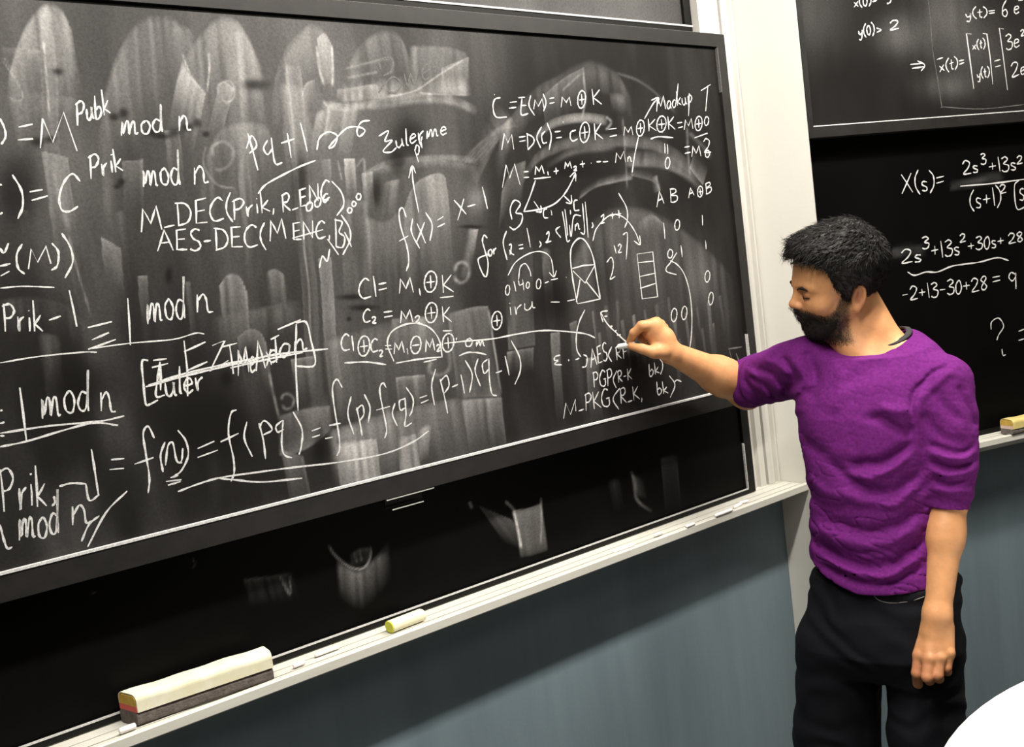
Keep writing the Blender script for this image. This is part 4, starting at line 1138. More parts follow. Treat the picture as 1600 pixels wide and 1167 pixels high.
Q2.T('H', '-2+13-30+28', 66, 563, 368, 522, 50); Q2.T('H', '=', 382, 514, 418, 508, 56); Q2.T('H', '9', 440, 522, 476, 518, 62)
Q2.put('chalk_formula', 'chalk line -2 + 13 - 30 + 28 = 9')
Q2.L('H', [(378, 662), (380, 635), (405, 622), (422, 650), (405, 680), (398, 700)], [(416, 730), (420, 752), (430, 750)], [(475, 668), (496, 660)], [(475, 700), (496, 694)])
Q2.put('chalk_mark', 'large chalk question mark', m=M_CHALK, w=.9)
# ================================================================== signed-distance modelling
def V3(*a): return np.array(a, float)


def nrm(v):
    v = np.asarray(v, float)
    return v / np.linalg.norm(v)


def smin(a, b, k):
    h = np.clip(.5 + .5 * (b - a) / k, 0, 1)
    return b + (a - b) * h - k * h * (1 - h)


def smax(a, b, k): return -smin(-a, -b, k)


def cone(P, a, b, ra, rb):
    a = np.asarray(a, np.float32); b = np.asarray(b, np.float32)
    ab = b - a
    t = np.clip(((P - a) @ ab) / (ab @ ab), 0, 1)
    q = P - a - t[:, None] * ab
    return np.sqrt((q * q).sum(1)) - (ra + (rb - ra) * t)


def ell(P, c, Rm, r):
    """ellipsoid; Rm rows are its axes"""
    q = (P - np.asarray(c, np.float32)) @ np.asarray(Rm, np.float32).T
    r = np.asarray(r, np.float32)
    k0 = np.sqrt(((q / r) ** 2).sum(1)); k1 = np.sqrt(((q / (r * r)) ** 2).sum(1)) + 1e-9
    return k0 * (k0 - 1) / k1


def chain(P, pts, rs, k=.006):
    d = None
    for i in range(len(pts) - 1):
        e = cone(P, pts[i], pts[i + 1], rs[i], rs[i + 1])
        d = e if d is None else smin(d, e, k)
    return d


def sweep(P, s, C, A, B, U, Vv):
    """stacked ellipses along z: s = heights, C centres (x, y), A/B radii along U/Vv"""
    z = P[:, 2]
    cx = np.interp(z, s, C[:, 0]); cy = np.interp(z, s, C[:, 1])
    a = np.interp(z, s, A); b = np.interp(z, s, B)
    dx = P[:, 0] - cx; dy = P[:, 1] - cy
    u = dx * U[0] + dy * U[1]; v = dx * Vv[0] + dy * Vv[1]
    k0 = np.sqrt((u / a) ** 2 + (v / b) ** 2); k1 = np.sqrt((u / a ** 2) ** 2 + (v / b ** 2) ** 2) + 1e-6
    d = k0 * (k0 - 1) / k1
    # distance outside the height range
    dz = np.maximum(s[0] - z, z - s[-1])
    return np.where(dz > 0, np.sqrt(np.maximum(d, 0) ** 2 + dz ** 2), np.maximum(d, np.minimum(dz, 0) if False else d)), u, v


def surface(name, f, lo, hi, h, material, parent=None, col=None, sub=4, colfn=None):
    """surface nets over blocks that lie near the surface"""
    lo = np.asarray(lo, float); hi = np.asarray(hi, float)
    H_ = h * sub
    n = np.ceil((hi - lo) / H_).astype(int) + 1
    gx, gy, gz = np.meshgrid(*[np.arange(k) for k in n], indexing='ij')
    g = np.stack([gx.ravel(), gy.ravel(), gz.ravel()], 1)
    ctr = (lo + (g + .5) * H_).astype(np.float32)
    dist = np.concatenate([f(ctr[i:i + 60000]) for i in range(0, len(ctr), 60000)])
    g = g[np.abs(dist) < H_ * 1.25]
    o = np.arange(sub + 1)
    ox, oy, oz = np.meshgrid(o, o, o, indexing='ij')
    off = np.stack([ox.ravel(), oy.ravel(), oz.ravel()], 1)
    Vs = []; ids = []; quads = []
    N = (n + 2) * sub + 8
    def lin(c): return (c[..., 0] * N[1] + c[..., 1]) * N[2] + c[..., 2]
    cell_pos = []; cell_id = []; faces = []
    CH = 1500
    for i in range(0, len(g), CH):
        gg = g[i:i + CH]
        base = gg[:, None, :] * sub + off[None]
        P = (lo + base.reshape(-1, 3) * h).astype(np.float32)
        d = f(P).reshape(len(gg), sub + 1, sub + 1, sub + 1)
        # cells
        s = d < 0
        c8 = np.stack([s[:, a:a + sub, b:b + sub, c:c + sub] for a in (0, 1) for b in (0, 1) for c in (0, 1)], -1)
        any_ = c8.any(-1) & ~c8.all(-1)
        w = np.argwhere(any_)
        if len(w) == 0: continue
        m, x, y, z = w.T
        acc = np.zeros((len(w), 3)); cnt = np.zeros(len(w))
        corners = {(a, b, c): d[m, x + a, y + b, z + c] for a in (0, 1) for b in (0, 1) for c in (0, 1)}
        for ax in range(3):
            for p in (0, 1):
                for q in (0, 1):
                    k0 = [0, 0, 0]; oth = [j for j in range(3) if j != ax]
                    k0[oth[0]] = p; k0[oth[1]] = q
                    k1 = list(k0); k1[ax] = 1
                    d0 = corners[tuple(k0)]; d1 = corners[tuple(k1)]
                    cr = (d0 < 0) != (d1 < 0)
                    t = np.where(cr, d0 / (d0 - d1 + 1e-12), 0)
                    pt = np.array(k0, float)[None] + 0 * acc
                    pt[:, ax] = t
                    acc += pt * cr[:, None]; cnt += cr
        gc = gg[m] * sub + np.stack([x, y, z], 1)
        cell_pos.append(lo + (gc + acc / cnt[:, None]) * h)
        cell_id.append(lin(gc))
        # faces: edges leaving the min corner of each cell
        for ax in range(3):
            e = [0, 0, 0]; e[ax] = 1
            d0 = s[:, :sub, :sub, :sub]
            d1 = s[:, e[0]:e[0] + sub, e[1]:e[1] + sub, e[2]:e[2] + sub]
            ww = np.argwhere(d0 != d1)
            if len(ww) == 0: continue
            m2, x2, y2, z2 = ww.T
            gc2 = gg[m2] * sub + np.stack([x2, y2, z2], 1)
            inside = d0[m2, x2, y2, z2]
            u = [(0, 1, 0), (0, 0, 1), (1, 0, 0)][ax]; v = [(0, 0, 1), (1, 0, 0), (0, 1, 0)][ax]
            u = np.array(u); v = np.array(v)
            q = np.stack([lin(gc2), lin(gc2 - u), lin(gc2 - u - v), lin(gc2 - v)], 1)
            q[~inside] = q[~inside][:, ::-1]
            faces.append(q)
    pos = np.concatenate(cell_pos); cid = np.concatenate(cell_id)
    order = np.argsort(cid); cid = cid[order]; pos = pos[order]
    F = np.concatenate(faces)
    ix = np.searchsorted(cid, F); ix = np.clip(ix, 0, len(cid) - 1)
    ok = (cid[ix] == F).all(1)
    F = ix[ok]
    me = bpy.data.meshes.new(name)
    me.vertices.add(len(pos)); me.vertices.foreach_set('co', pos.astype(np.float32).ravel())
    me.loops.add(F.size); me.loops.foreach_set('vertex_index', F.astype(np.int32).ravel())
    me.polygons.add(len(F)); me.polygons.foreach_set('loop_start', np.arange(0, F.size, 4, dtype=np.int32))
    me.polygons.foreach_set('loop_total', np.full(len(F), 4, dtype=np.int32))
    me.polygons.foreach_set('use_smooth', np.ones(len(F), bool))
    me.update()
    me.validate()
    if colfn is not None:
        a = me.attributes.new('shade', 'FLOAT', 'POINT')
        a.data.foreach_set('value', np.clip(colfn(pos.astype(np.float32)), 0, 1).astype(np.float32))
    me.materials.append(material)
    ob = bpy.data.objects.new(name, me)
    COL.objects.link(ob)
    if parent: attach(ob, parent)
    return ob


def mix_mat(name, c0, c1, rough, spec=.3, sss=0., sheen=0., bump=None, noise=.0, nscale=60):
    """colour runs from c0 to c1 with the 'shade' attribute"""
    m = bpy.data.materials.new(name); m.use_nodes = True
    nt = m.node_tree; b = nt.nodes['Principled BSDF']
    a = nt.nodes.new('ShaderNodeAttribute'); a.attribute_name = 'shade'
    mx = nt.nodes.new('ShaderNodeMix'); mx.data_type = 'RGBA'
    mx.inputs[6].default_value = (*c0, 1); mx.inputs[7].default_value = (*c1, 1)
    nt.links.new(a.outputs['Fac'], mx.inputs[0])
    out = mx.outputs[2]
    if name == 'skin':
        a2 = nt.nodes.new('ShaderNodeAttribute'); a2.attribute_name = 'stubble'
        m2 = nt.nodes.new('ShaderNodeMix'); m2.data_type = 'RGBA'
        m2.inputs[7].default_value = (.045, .030, .022, 1)
        nt.links.new(a2.outputs['Fac'], m2.inputs[0]); nt.links.new(out, m2.inputs[6])
        out = m2.outputs[2]
    tc = nt.nodes.new('ShaderNodeTexCoord')
    if noise:
        n = nt.nodes.new('ShaderNodeTexNoise'); n.inputs['Scale'].default_value = nscale; n.inputs['Detail'].default_value = 5
        nt.links.new(tc.outputs['Object'], n.inputs['Vector'])
        mr = nt.nodes.new('ShaderNodeMapRange'); mr.inputs[1].default_value = .3; mr.inputs[2].default_value = .7
        mr.inputs[3].default_value = 1 - noise; mr.inputs[4].default_value = 1 + noise
        nt.links.new(n.outputs[0], mr.inputs[0])
        vm = nt.nodes.new('ShaderNodeVectorMath'); vm.operation = 'SCALE'
        nt.links.new(out, vm.inputs[0]); nt.links.new(mr.outputs[0], vm.inputs['Scale'])
        out = vm.outputs[0]
    nt.links.new(out, b.inputs['Base Color'])
    b.inputs['Roughness'].default_value = rough; b.inputs['Specular IOR Level'].default_value = spec
    if sss:
        b.inputs['Subsurface Weight'].default_value = sss
        b.inputs['Subsurface Radius'].default_value = (.009, .003, .0015)
        b.inputs['Subsurface Scale'].default_value = 1.0
    if sheen: b.inputs['Sheen Weight'].default_value = sheen
    if bump:
        n = nt.nodes.new('ShaderNodeTexNoise'); n.inputs['Scale'].default_value = bump[0]; n.inputs['Detail'].default_value = 3
        bp = nt.nodes.new('ShaderNodeBump'); bp.inputs['Strength'].default_value = bump[1]; bp.inputs['Distance'].default_value = bump[2]
        nt.links.new(tc.outputs['Object'], n.inputs['Vector']); nt.links.new(n.outputs[0], bp.inputs['Height']); nt.links.new(bp.outputs[0], b.inputs['Normal'])
    return m
# ================================================================== the man
M_SKIN = mix_mat('skin', (.62, .315, .135), (.46, .17, .085), .52, .35, sss=.12, noise=.10, nscale=45, bump=(220, .25, .0012))
M_SHIRT = mix_mat('purple_jersey', (.125, .0135, .138), (.088, .010, .100), .92, .12, noise=.20, nscale=170, bump=(900, .25, .0006))
M_JEANS = mix_mat('dark_denim', (.0022, .0024, .0042), (.0055, .006, .0095), .85, .2, noise=.3, nscale=400, bump=(1200, .3, .0006))
M_HAIR = mat('black_hair', (.005, .004, .0035), .5, .22, noise=(90, (.010, .008, .007), (1, 1, 1)))
M_BEARD = mat('black_beard', (.012, .009, .0075), .7, .3)
M_COLLAR = mat('charcoal_collar', (.035, .033, .036), .9, .2)
M_EYE = mat('eye_white', (.7, .66, .6), .2, .5)
M_IRIS = mat('iris', (.02, .012, .008), .15, .6)
M_NAIL = mat('nail', (.72, .46, .30), .35, .5)
M_LIP = mat('lip', (.26, .10, .07), .5, .4)
M_SHOE = mat('shoe_leather', (.012, .011, .010), .45, .5)
M_SOLE = mat('shoe_sole', (.03, .03, .03), .8, .3)

# joints, found from where they stand in the photograph and their depth
shR = at(1262, 570, 2.02); elR = at(1163, 604, 2.23); wrR = at(1049, 551, 2.105)
shL = at(1474, 590, 1.845); elL = at(1484, 775, 1.83); wrL = at(1464, 962, 1.79)
neckB = at(1372, 560, 1.95)
print('arm lengths', np.linalg.norm(shR - elR), np.linalg.norm(elR - wrR), np.linalg.norm(shL - elL), np.linalg.norm(elL - wrL), 'shoulders', np.linalg.norm(shR - shL))
wall_gap = [float((p - LW.o) @ LW.n) for p in (elR, wrR)]
print('gap to the board plane', wall_gap)
# torso axes: e1 towards his left shoulder, e2 forward
e1 = nrm([shL[0] - shR[0], shL[1] - shR[1], 0]); e2 = V3(e1[1], -e1[0], 0)
print('e1', e1, 'e2', e2)

# ---- head frame
HS = .945; HY = .89   # head size, depth of the face
yaw = math.radians(2); pit = math.radians(3); rl = math.radians(-14)
hf = V3(-math.cos(yaw) * math.cos(pit), -math.sin(yaw) * math.cos(pit), -math.sin(pit))
hl = nrm(np.cross(V3(0, 0, 1), hf)); hu = np.cross(hf, hl)
hl, hu = hl * math.cos(rl) + hu * math.sin(rl), hu * math.cos(rl) - hl * math.sin(rl)   # the crown leans towards the camera
HR = np.array([hl, hf, hu])                     # rows: left, forward, up
earP = at(1342, 465, 1.885)
HO = earP + HS * (-hl * .0765 + hf * .020 * HY + hu * .010)      # middle between the ears


def hp(x, y, z): return HO + HS * (hl * x + hf * y * HY + hu * z)


def loc(P):
    Q = (P - HO.astype(np.float32)) @ HR.astype(np.float32).T / np.array([HS, HS * HY, HS], np.float32)
    # the mouth and chin set back from the brow
    Q[:, 1] += .34 * np.clip(-.036 - Q[:, 2], 0, .08) * sst(.0, .05, Q[:, 1])
    return Q


I3 = np.eye(3)


def skull(Q):
    d = ell(Q, (0, -.014, .046), I3, (.075, .098, .080))
    d = smin(d, ell(Q, (0, .030, .028), I3, (.066, .066, .066)), .03)     # forehead
    return d


def head_local(Q):
    d = skull(Q)
    A = np.abs(Q[:, 0]); Qs = np.stack([A, Q[:, 1], Q[:, 2]], 1)
    d = smin(d, ell(Q, (0, .040, -.030), I3, (.056, .053, .066)), .03)    # mid face
    d = smin(d, ell(Q, (0, .046, -.074), I3, (.042, .044, .034)), .025)   # jaw front
    d = smin(d, cone(Qs, (.052, .002, -.040), (.024, .064, -.088), .019, .016), .022)   # jaw line
    d = smin(d, ell(Q, (0, .082, -.092), I3, (.019, .014, .015)), .016)   # chin
    d = smin(d, ell(Qs, (.042, .060, -.022), I3, (.021, .020, .019)), .018)   # cheekbone
    d = smin(d, cone(Qs, (.010, .092, .016), (.043, .077, .018), .0085, .008), .014)   # brow ridge
    d = smax(d, -ell(Qs, (.030, .100, .004), I3, (.017, .016, .011)), .012)  # eye socket
    d = smin(d, ell(Qs, (.030, .0775, .003), I3, (.0155, .0125, .0105)), .005)  # lid over the ball
    # nose
    d = smin(d, cone(Q, (0, .090, .014), (0, .104, -.020), .0065, .0092), .009)
    d = smin(d, ell(Q, (0, .106, -.0245), I3, (.0105, .0100, .0088)), .007)
    d = smin(d, ell(Qs, (.012, .095, -.027), I3, (.0075, .0105, .0075)), .006)
    d = smax(d, -ell(Qs, (.0065, .099, -.0360), I3, (.0035, .006, .0045)), .004)
    # mouth
    d = smin(d, ell(Q, (0, .087, -.048), I3, (.024, .013, .012)), .012)
    d = smin(d, ell(Q, (0, .095, -.0525), I3, (.021, .0072, .0045)), .004)
    d = smin(d, ell(Q, (0, .0935, -.0630), I3, (.019, .0075, .0055)), .004)
    d = smax(d, -ell(Q, (0, .103, -.0577), I3, (.024, .010, .0013)), .003)
    # ears
    ax = np.array([[.93, .30, 0], [-.30, .90, .22], [0, -.22, .97]]); ax = np.array([nrm(a) for a in ax])
    e = ell(Qs, (.0755, -.020, -.010), ax, (.0065, .0170, .029))
    e = smax(e, -ell(Qs, (.0840, -.018, -.006), ax, (.0095, .0110, .0200)), .002)
    e = smin(e, ell(Qs, (.0765, -.014, -.033), ax, (.0055, .009, .009)), .004)
    e = smin(e, cone(Qs, (.0765, -.021, .004), (.0765, -.018, -.018), .0028, .0025), .004)
    d = smin(d, e, .006)
    return d


def fingers(P, fs, k=.0045):
    """each finger: points and radii; separate fingers, small blend only at the joints"""
    d = None
    for pts, rs in fs:
        c = chain(P, pts, rs, .003)
        d = c if d is None else np.minimum(d, smin(d, c, .0012))
    return d


# ---- right hand, pinching the chalk on the board.  Built in pixels + depth
def pz(x, y, Z): return at(x, y, Z)


ZB = 2.135          # depth of the board just behind the chalk tip
R_palm = [pz(1047, 550, 2.103), pz(1034, 530, 2.098), pz(1021, 517, 2.092)]
R_fing = [
    ([pz(1024, 508, 2.080), pz(1003, 509, 2.070), pz(990, 520, 2.080), pz(984, 534, 2.098)], [.0125, .0108, .0092, .0078]),    # index
    ([pz(1027, 505, 2.098), pz(1002, 509, 2.092), pz(990, 522, 2.104), pz(985, 536, 2.112)], [.0125, .0108, .0090, .0078]),   # middle
    ([pz(1032, 507, 2.116), pz(1010, 512, 2.116), pz(1003, 528, 2.118), pz(1012, 538, 2.112)], [.0118, .0102, .0090, .0078]),   # ring
    ([pz(1037, 512, 2.130), pz(1020, 518, 2.130), pz(1014, 533, 2.126), pz(1022, 541, 2.116)], [.0108, .0092, .0080, .0070]),   # little
    ([pz(1036, 549, 2.082), pz(1020, 550, 2.070), pz(1003, 545, 2.072), pz(986, 541, 2.088)], [.0165, .0128, .0108, .0082]),    # thumb
]


def r_hand(P):
    d = chain(P, R_palm, [.0250, .0275, .0245], .01)
    d = smin(d, cone(P, pz(1022, 512, 2.084), pz(1032, 514, 2.124), .0150, .0130), .012)          # knuckle row
    d = smin(d, cone(P, pz(1040, 546, 2.088), pz(1024, 549, 2.076), .0180, .0150), .010)          # thumb root
    d = smin(d, fingers(P, R_fing), .0055)
    for (x, y, Z) in ((1021, 502, 2.078), (1025, 500, 2.096)):
        d = smin(d, ell(P, pz(x, y, Z), I3, (.007, .007, .006)), .007)
    return d


# ---- left hand hanging, the back of it to the camera, fingers curled in
L_k = [pz(1437, 1024, 1.790), pz(1452, 1029, 1.770), pz(1468, 1028, 1.766), pz(1482, 1021, 1.770)]   # knuckles index..little
L_palm0 = pz(1460, 985, 1.790)
L_fing = [
    ([L_k[0], pz(1433, 1052, 1.785), pz(1434, 1068, 1.808), pz(1440, 1066, 1.828)], [.0115, .0102, .0088, .0076]),
    ([L_k[1], pz(1449, 1058, 1.760), pz(1452, 1063, 1.785), pz(1455, 1052, 1.806)], [.0118, .0104, .0088, .0076]),
    ([L_k[2], pz(1465, 1055, 1.757), pz(1467, 1060, 1.780), pz(1468, 1049, 1.802)], [.0112, .0098, .0086, .0074]),
    ([L_k[3], pz(1479, 1043, 1.764), pz(1480, 1049, 1.783), pz(1479, 1041, 1.802)], [.0102, .0088, .0078, .0068]),
    ([pz(1438, 992, 1.815), pz(1428, 1010, 1.822), pz(1427, 1032, 1.824), pz(1432, 1048, 1.822)], [.0150, .0118, .0100, .0080]),
]


def l_hand(P):
    d = None
    for kpt, r in zip(L_k, (.0125, .0130, .0125, .0112)):
        c = cone(P, L_palm0 + (kpt - L_k[1]) * .5, kpt, .0185, r)
        d = c if d is None else smin(d, c, .010)
    d = smin(d, cone(P, pz(1452, 985, 1.812), pz(1446, 1018, 1.812), .018, .015), .012)
    d = smin(d, fingers(P, L_fing), .005)
    for kpt in L_k:
        d = smin(d, ell(P, kpt + V3(0, -.006, .004), I3, (.0075, .0075, .0070)), .006)
    return d


# smooth arm lines
def lerp3(a, b, t): return a + (b - a) * t


faR = nrm(wrR - elR)
crotch = at(1376, 1085, 1.95)
hipR = at(1312, 965, 2.01); hipL = at(1440, 965, 1.90)
legR1 = at(1307, 1150, 1.985); legL1 = at(1450, 1150, 1.860)
ankR = V3(legR1[0] + .015, legR1[1] + .08, .09); ankL = V3(legL1[0] + .03, legL1[1] + .06, .09)
kneeR = lerp3(legR1, ankR, .28); kneeL = lerp3(legL1, ankL, .28)
print('knees', kneeR, kneeL, 'crotch', crotch, 'head top', hp(0, 0, .13))


def body(P):
    Q = loc(P)
    d = np.full(len(P), 1.0, np.float32)
    m = (Q * Q).sum(1) < .18 ** 2
    far = np.sqrt((Q * Q).sum(1)) - .15
    d = np.minimum(d, np.maximum(far, .02))
    if m.any(): d[m] = head_local(Q[m])
    nk = cone(P, hp(0, -.030, -.030), neckB + V3(.012, .012, -.01), .054, .060)
    nk = smin(nk, cone(P, hp(0, .020, -.070), neckB - e1 * 0 + e2 * .035 + V3(0, 0, -.01), .030, .040), .02)
    # neck muscle slope to both shoulders
    nk = smin(nk, cone(P, neckB + V3(.01, .02, .0), lerp3(neckB, shL, .5) + V3(0, .02, .022), .050, .032), .03)
    nk = smin(nk, cone(P, neckB + V3(.01, .02, -.01), lerp3(neckB, shR, .62) + V3(0, .02, .005), .050, .034), .03)
    d = smin(d, nk, .018)
    # trunk and legs, slim under the clothes
    d = smin(d, cone(P, neckB + V3(0, .03, -.09), (hipR + hipL) / 2 + V3(0, 0, .06), .080, .078), .03)
    for h_, k_, a_ in ((hipR, kneeR, ankR), (hipL, kneeL, ankL)):
        d = smin(d, cone(P, h_, k_, .062, .045), .02)
        d = smin(d, cone(P, k_, a_, .045, .030), .02)
        d = smin(d, cone(P, a_, a_ + V3(-.05, -.045, -.035), .030, .020), .02)
    # arms
    d = smin(d, cone(P, shR + V3(0, .0, -.012), elR, .040, .043), .02)
    r1 = cone(P, elR, lerp3(elR, wrR, .38), .0440, .0415)
    r1 = smin(r1, cone(P, lerp3(elR, wrR, .3) + V3(0, -.004, -.002), wrR, .0415, .0240), .02)
    r1 = smin(r1, ell(P, elR + V3(.004, -.012, -.030), I3, (.022, .022, .020)), .03)
    d = smin(d, r1, .015)
    d = smin(d, cone(P, shL + V3(0, 0, -.02), elL, .038, .0335), .02)
    l1 = cone(P, elL, lerp3(elL, wrL, .35), .0325, .0310)
    l1 = smin(l1, cone(P, lerp3(elL, wrL, .3), wrL, .0308, .0235), .02)
    l1 = smin(l1, cone(P, wrL, L_palm0, .0245, .0235), .015)
    d = smin(d, l1, .015)
    mr = ((P - wrR.astype(np.float32)) ** 2).sum(1) < .17 ** 2
    if mr.any(): d[mr] = smin(d[mr], r_hand(P[mr]), .010)
    ml = ((P - pz(1455, 1025, 1.79).astype(np.float32)) ** 2).sum(1) < .14 ** 2
    if ml.any(): d[ml] = smin(d[ml], l_hand(P[ml]), .010)
    return d


def skin_shade(P):
    """ruddier skin on knuckles, ears, nose and the inner corners"""
    Q = loc(P)
    s = .12 + .25 * fbm(P[:, 0] * 30, P[:, 1] * 30, P[:, 2] * 30)
    s += .9 * np.exp(-((np.abs(Q[:, 0]) - .076) / .010) ** 2) * np.exp(-((Q[:, 2] + .008) / .02) ** 2) * np.exp(-((Q[:, 1] + .019) / .010) ** 2)
    s += .35 * np.exp(-(((Q[:, 1] - .114) / .02) ** 2 + ((Q[:, 2] + .03) / .02) ** 2 + (Q[:, 0] / .03) ** 2))
    s += .4 * np.exp(-(((np.abs(Q[:, 0]) - .03) / .016) ** 2 + ((Q[:, 1] - .085) / .02) ** 2 + ((Q[:, 2] - .0) / .012) ** 2))
    c = pz(1455, 1040, 1.79)
    s += .5 * np.exp(-((P[:, 2] - c[2]) / .04) ** 2) * (np.hypot(P[:, 0] - c[0], P[:, 1] - c[1]) < .12)
    for kpt in L_k: s -= .3 * np.exp(-((P - (kpt + V3(0, -.01, .0)).astype(np.float32)) ** 2).sum(1) / .009 ** 2)
    return s


man = empty('person', (float(hipR[0] + hipL[0]) / 2, float(hipR[1] + hipL[1]) / 2, 0))
tag(man, 'dark-haired bearded man in a purple long-sleeved top and dark jeans writing on the left blackboard', 'person')
bl_ = np.array([-.05, 1.55, 0.0]); bh_ = np.array([1.15, 2.40, 1.86])
body_ob = surface('body', body, (0.18, 1.60, 0.0), (1.12, 2.40, 1.86), .0023, M_SKIN, man, colfn=skin_shade)
_n = len(body_ob.data.vertices); _co = np.zeros(_n * 3, np.float32); body_ob.data.vertices.foreach_get('co', _co)
_Q = loc(_co.reshape(-1, 3)); _y = _Q[:, 1]; _z = _Q[:, 2]
_zt = np.interp(_y, [-.02, .004, .018, .030, .045, .060, .078, .090, .110], [-.030, .000, -.010, -.032, -.044, -.047, -.040, -.035, -.0335])
_s = sst(.008, -.010, _z - _zt) * sst(-.004, .010, _y + .002) * sst(-.112, -.100, _z) * (np.abs(_Q[:, 0]) < .09) * (_y < .14)
_a = body_ob.data.attributes.new('stubble', 'FLOAT', 'POINT'); _a.data.foreach_set('value', (_s * (.80 + .5 * (fbm(_Q[:, 0] * 160, _y * 160, _z * 160, 2) - .5)) * (.85 + .25 * sst(.0, .03, _y))).astype(np.float32))


# ---- hair: a shell over the skull with a hairline and tufts
def hair_mask(Q):
    """>0 where there is no hair"""
    y, z = Q[:, 1], Q[:, 2]; A = np.abs(Q[:, 0])
    # front boundary in profile as a function of height
    yb = np.interp(z, [-.060, -.046, -.034, -.016, .000, .016, .036, .050, .062, .074, .086, .20], [-.020, -.004, .000, .008, .017, .032, .042, .046, .056, .078, .30, .30])
    yb = yb - .003 * np.sin(z * 260)
    front = y - yb
    # nape, and the arch over the ear
    zb = np.interp(y, [-.13, -.09, -.060, -.044, -.038, -.020, -.004, .002, .030], [-.044, -.050, -.054, -.040, .008, .0230, .014, -.034, -.040])
    under = zb - z
    return np.maximum(front, under)


def hairf(P):
    Q = loc(P)
    th = .0085 + .006 * sst(-.06, .06, Q[:, 2])
    th = th + .008 * np.exp(-(((Q[:, 1] - .075) / .04) ** 2 + ((Q[:, 2] - .10) / .035) ** 2))
    n1 = vnoise(Q[:, 0] * 60 + 5, Q[:, 1] * 30 + Q[:, 2] * 26, Q[:, 2] * 50)
    n2 = vnoise(Q[:, 0] * 210, Q[:, 1] * 60 + Q[:, 2] * 70, Q[:, 2] * 190 - Q[:, 1] * 60)
    top = sst(-.01, .09, Q[:, 2])
    d = skull(Q) - th - (n1 - .5) * .009 * top - (n2 - .5) * (.0025 + .004 * top)
    q = ell(Q, (.0, .080, .098), np.array([[1, 0, 0], [0, .92, -.38], [0, .38, .92]]), (.046, .027, .018)) - (n1 - .5) * .012 - (n2 - .5) * .006
    d = smin(d, q, .010)
    d = smax(d, hair_mask(Q) * .8 + (n2 - .5) * .005, .004)
    return d


lo = HO - .17; hi = HO + .19
surface('hair', hairf, lo, hi, .0021, M_HAIR, man)


# loose strands that follow the combing: forwards on top, back and down at the sides
def strands(name, n, seed, length):
    rs = np.random.RandomState(seed)
    hm = bpy.data.objects['hair'].data
    nv = len(hm.vertices); co = np.zeros(nv * 3, np.float32); hm.vertices.foreach_get('co', co); co = co.reshape(-1, 3)
    no = np.zeros(nv * 3, np.float32); hm.vertices.foreach_get('normal', no); no = no.reshape(-1, 3)
    Q = loc(co)
    # keep the outer side only
    outer = skull(Q) > .005
    idx = rs.choice(np.nonzero(outer)[0], n, replace=False)
    V = []; Fc = []
    for i in idx:
        q = Q[i]; nn = no[i] @ HR.astype(np.float32).T
        top = float(sst(.03, .10, q[2]))
        f = np.array([0.15 * np.sign(q[0]) + rs.uniform(-.35, .35), .9 * top - .35 * (1 - top), -.25 * top - .95 * (1 - top)]) + rs.uniform(-.25, .25, 3)
        if q[1] < -.05: f = np.array([rs.uniform(-.3, .3), -.1, -1.0]) * (1 - top * .5) + np.array([0, .5, 0]) * top
        f = f - nn * (f @ nn); f /= np.linalg.norm(f) + 1e-6
        L = length * rs.uniform(.5, 1.2) * (.55 + .6 * top); w = .00055 * rs.uniform(.7, 1.5)
        side = np.cross(f, nn); side /= np.linalg.norm(side) + 1e-6
        b = len(V)
        for k, (t, up_, ww) in enumerate(((0, -.001, 1), (.45, .0022 + .002 * top, .9), (1, rs.uniform(.000, .003) + .004 * top * rs.rand(), .05))):
            c = q + f * L * t + nn * up_ + side * rs.uniform(-.001, .001) * k
            for a_ in (0, 2.09, 4.19):
                V.append(hp(*(c + side * w * ww * math.cos(a_) + nn * w * ww * math.sin(a_))))
        for k in range(2):
            for j in range(3):
                Fc.append((b + 3 * k + j, b + 3 * k + (j + 1) % 3, b + 3 * k + 3 + (j + 1) % 3, b + 3 * k + 3 + j))
    return new_mesh(name, V, Fc, M_HAIR, man, smooth=True)


surface_kinds = 1
tag(strands('hair_strands', 5200, 3, .024), kind='stuff')


def beardf(P):
    Q = loc(P)
    A = np.abs(Q[:, 0])
    n2 = vnoise(Q[:, 0] * 260, Q[:, 1] * 260, Q[:, 2] * 200)
    d = head_local(Q) - .0006 - .0040 * np.exp(-(((Q[:, 1] - .085) / .035) ** 2 + ((Q[:, 2] + .085) / .035) ** 2)) - (n2 - .5) * .0035
    y, z = Q[:, 1], Q[:, 2]
    # upper border: sideburn, cheek line down to the moustache
    zt = np.interp(y, [-.02, -.002, .006, .018, .026, .040, .060, .078, .090, .110], [-.040, -.026, -.022, -.028, -.046, -.057, -.060, -.050, -.042, -.0385])
    yb = np.interp(z, [-.14, -.105, -.085, -.065, -.045, -.02, .0], [.034, .018, .012, .018, .036, .05, .06])
    m = np.maximum(z - zt, yb - y)
    m = np.maximum(m, -.112 - z)
    # bare lips
    lipm = -ell(Q, (0, .103, -.058), I3, (.017, .022, .0078))
    m = smax(m, lipm, .002)
    # bare patch beside the mouth
    return smax(d, m + (n2 - .5) * .009, .003)


surface('beard', beardf, HO - .13, HO + .14, .0018, M_BEARD, man)


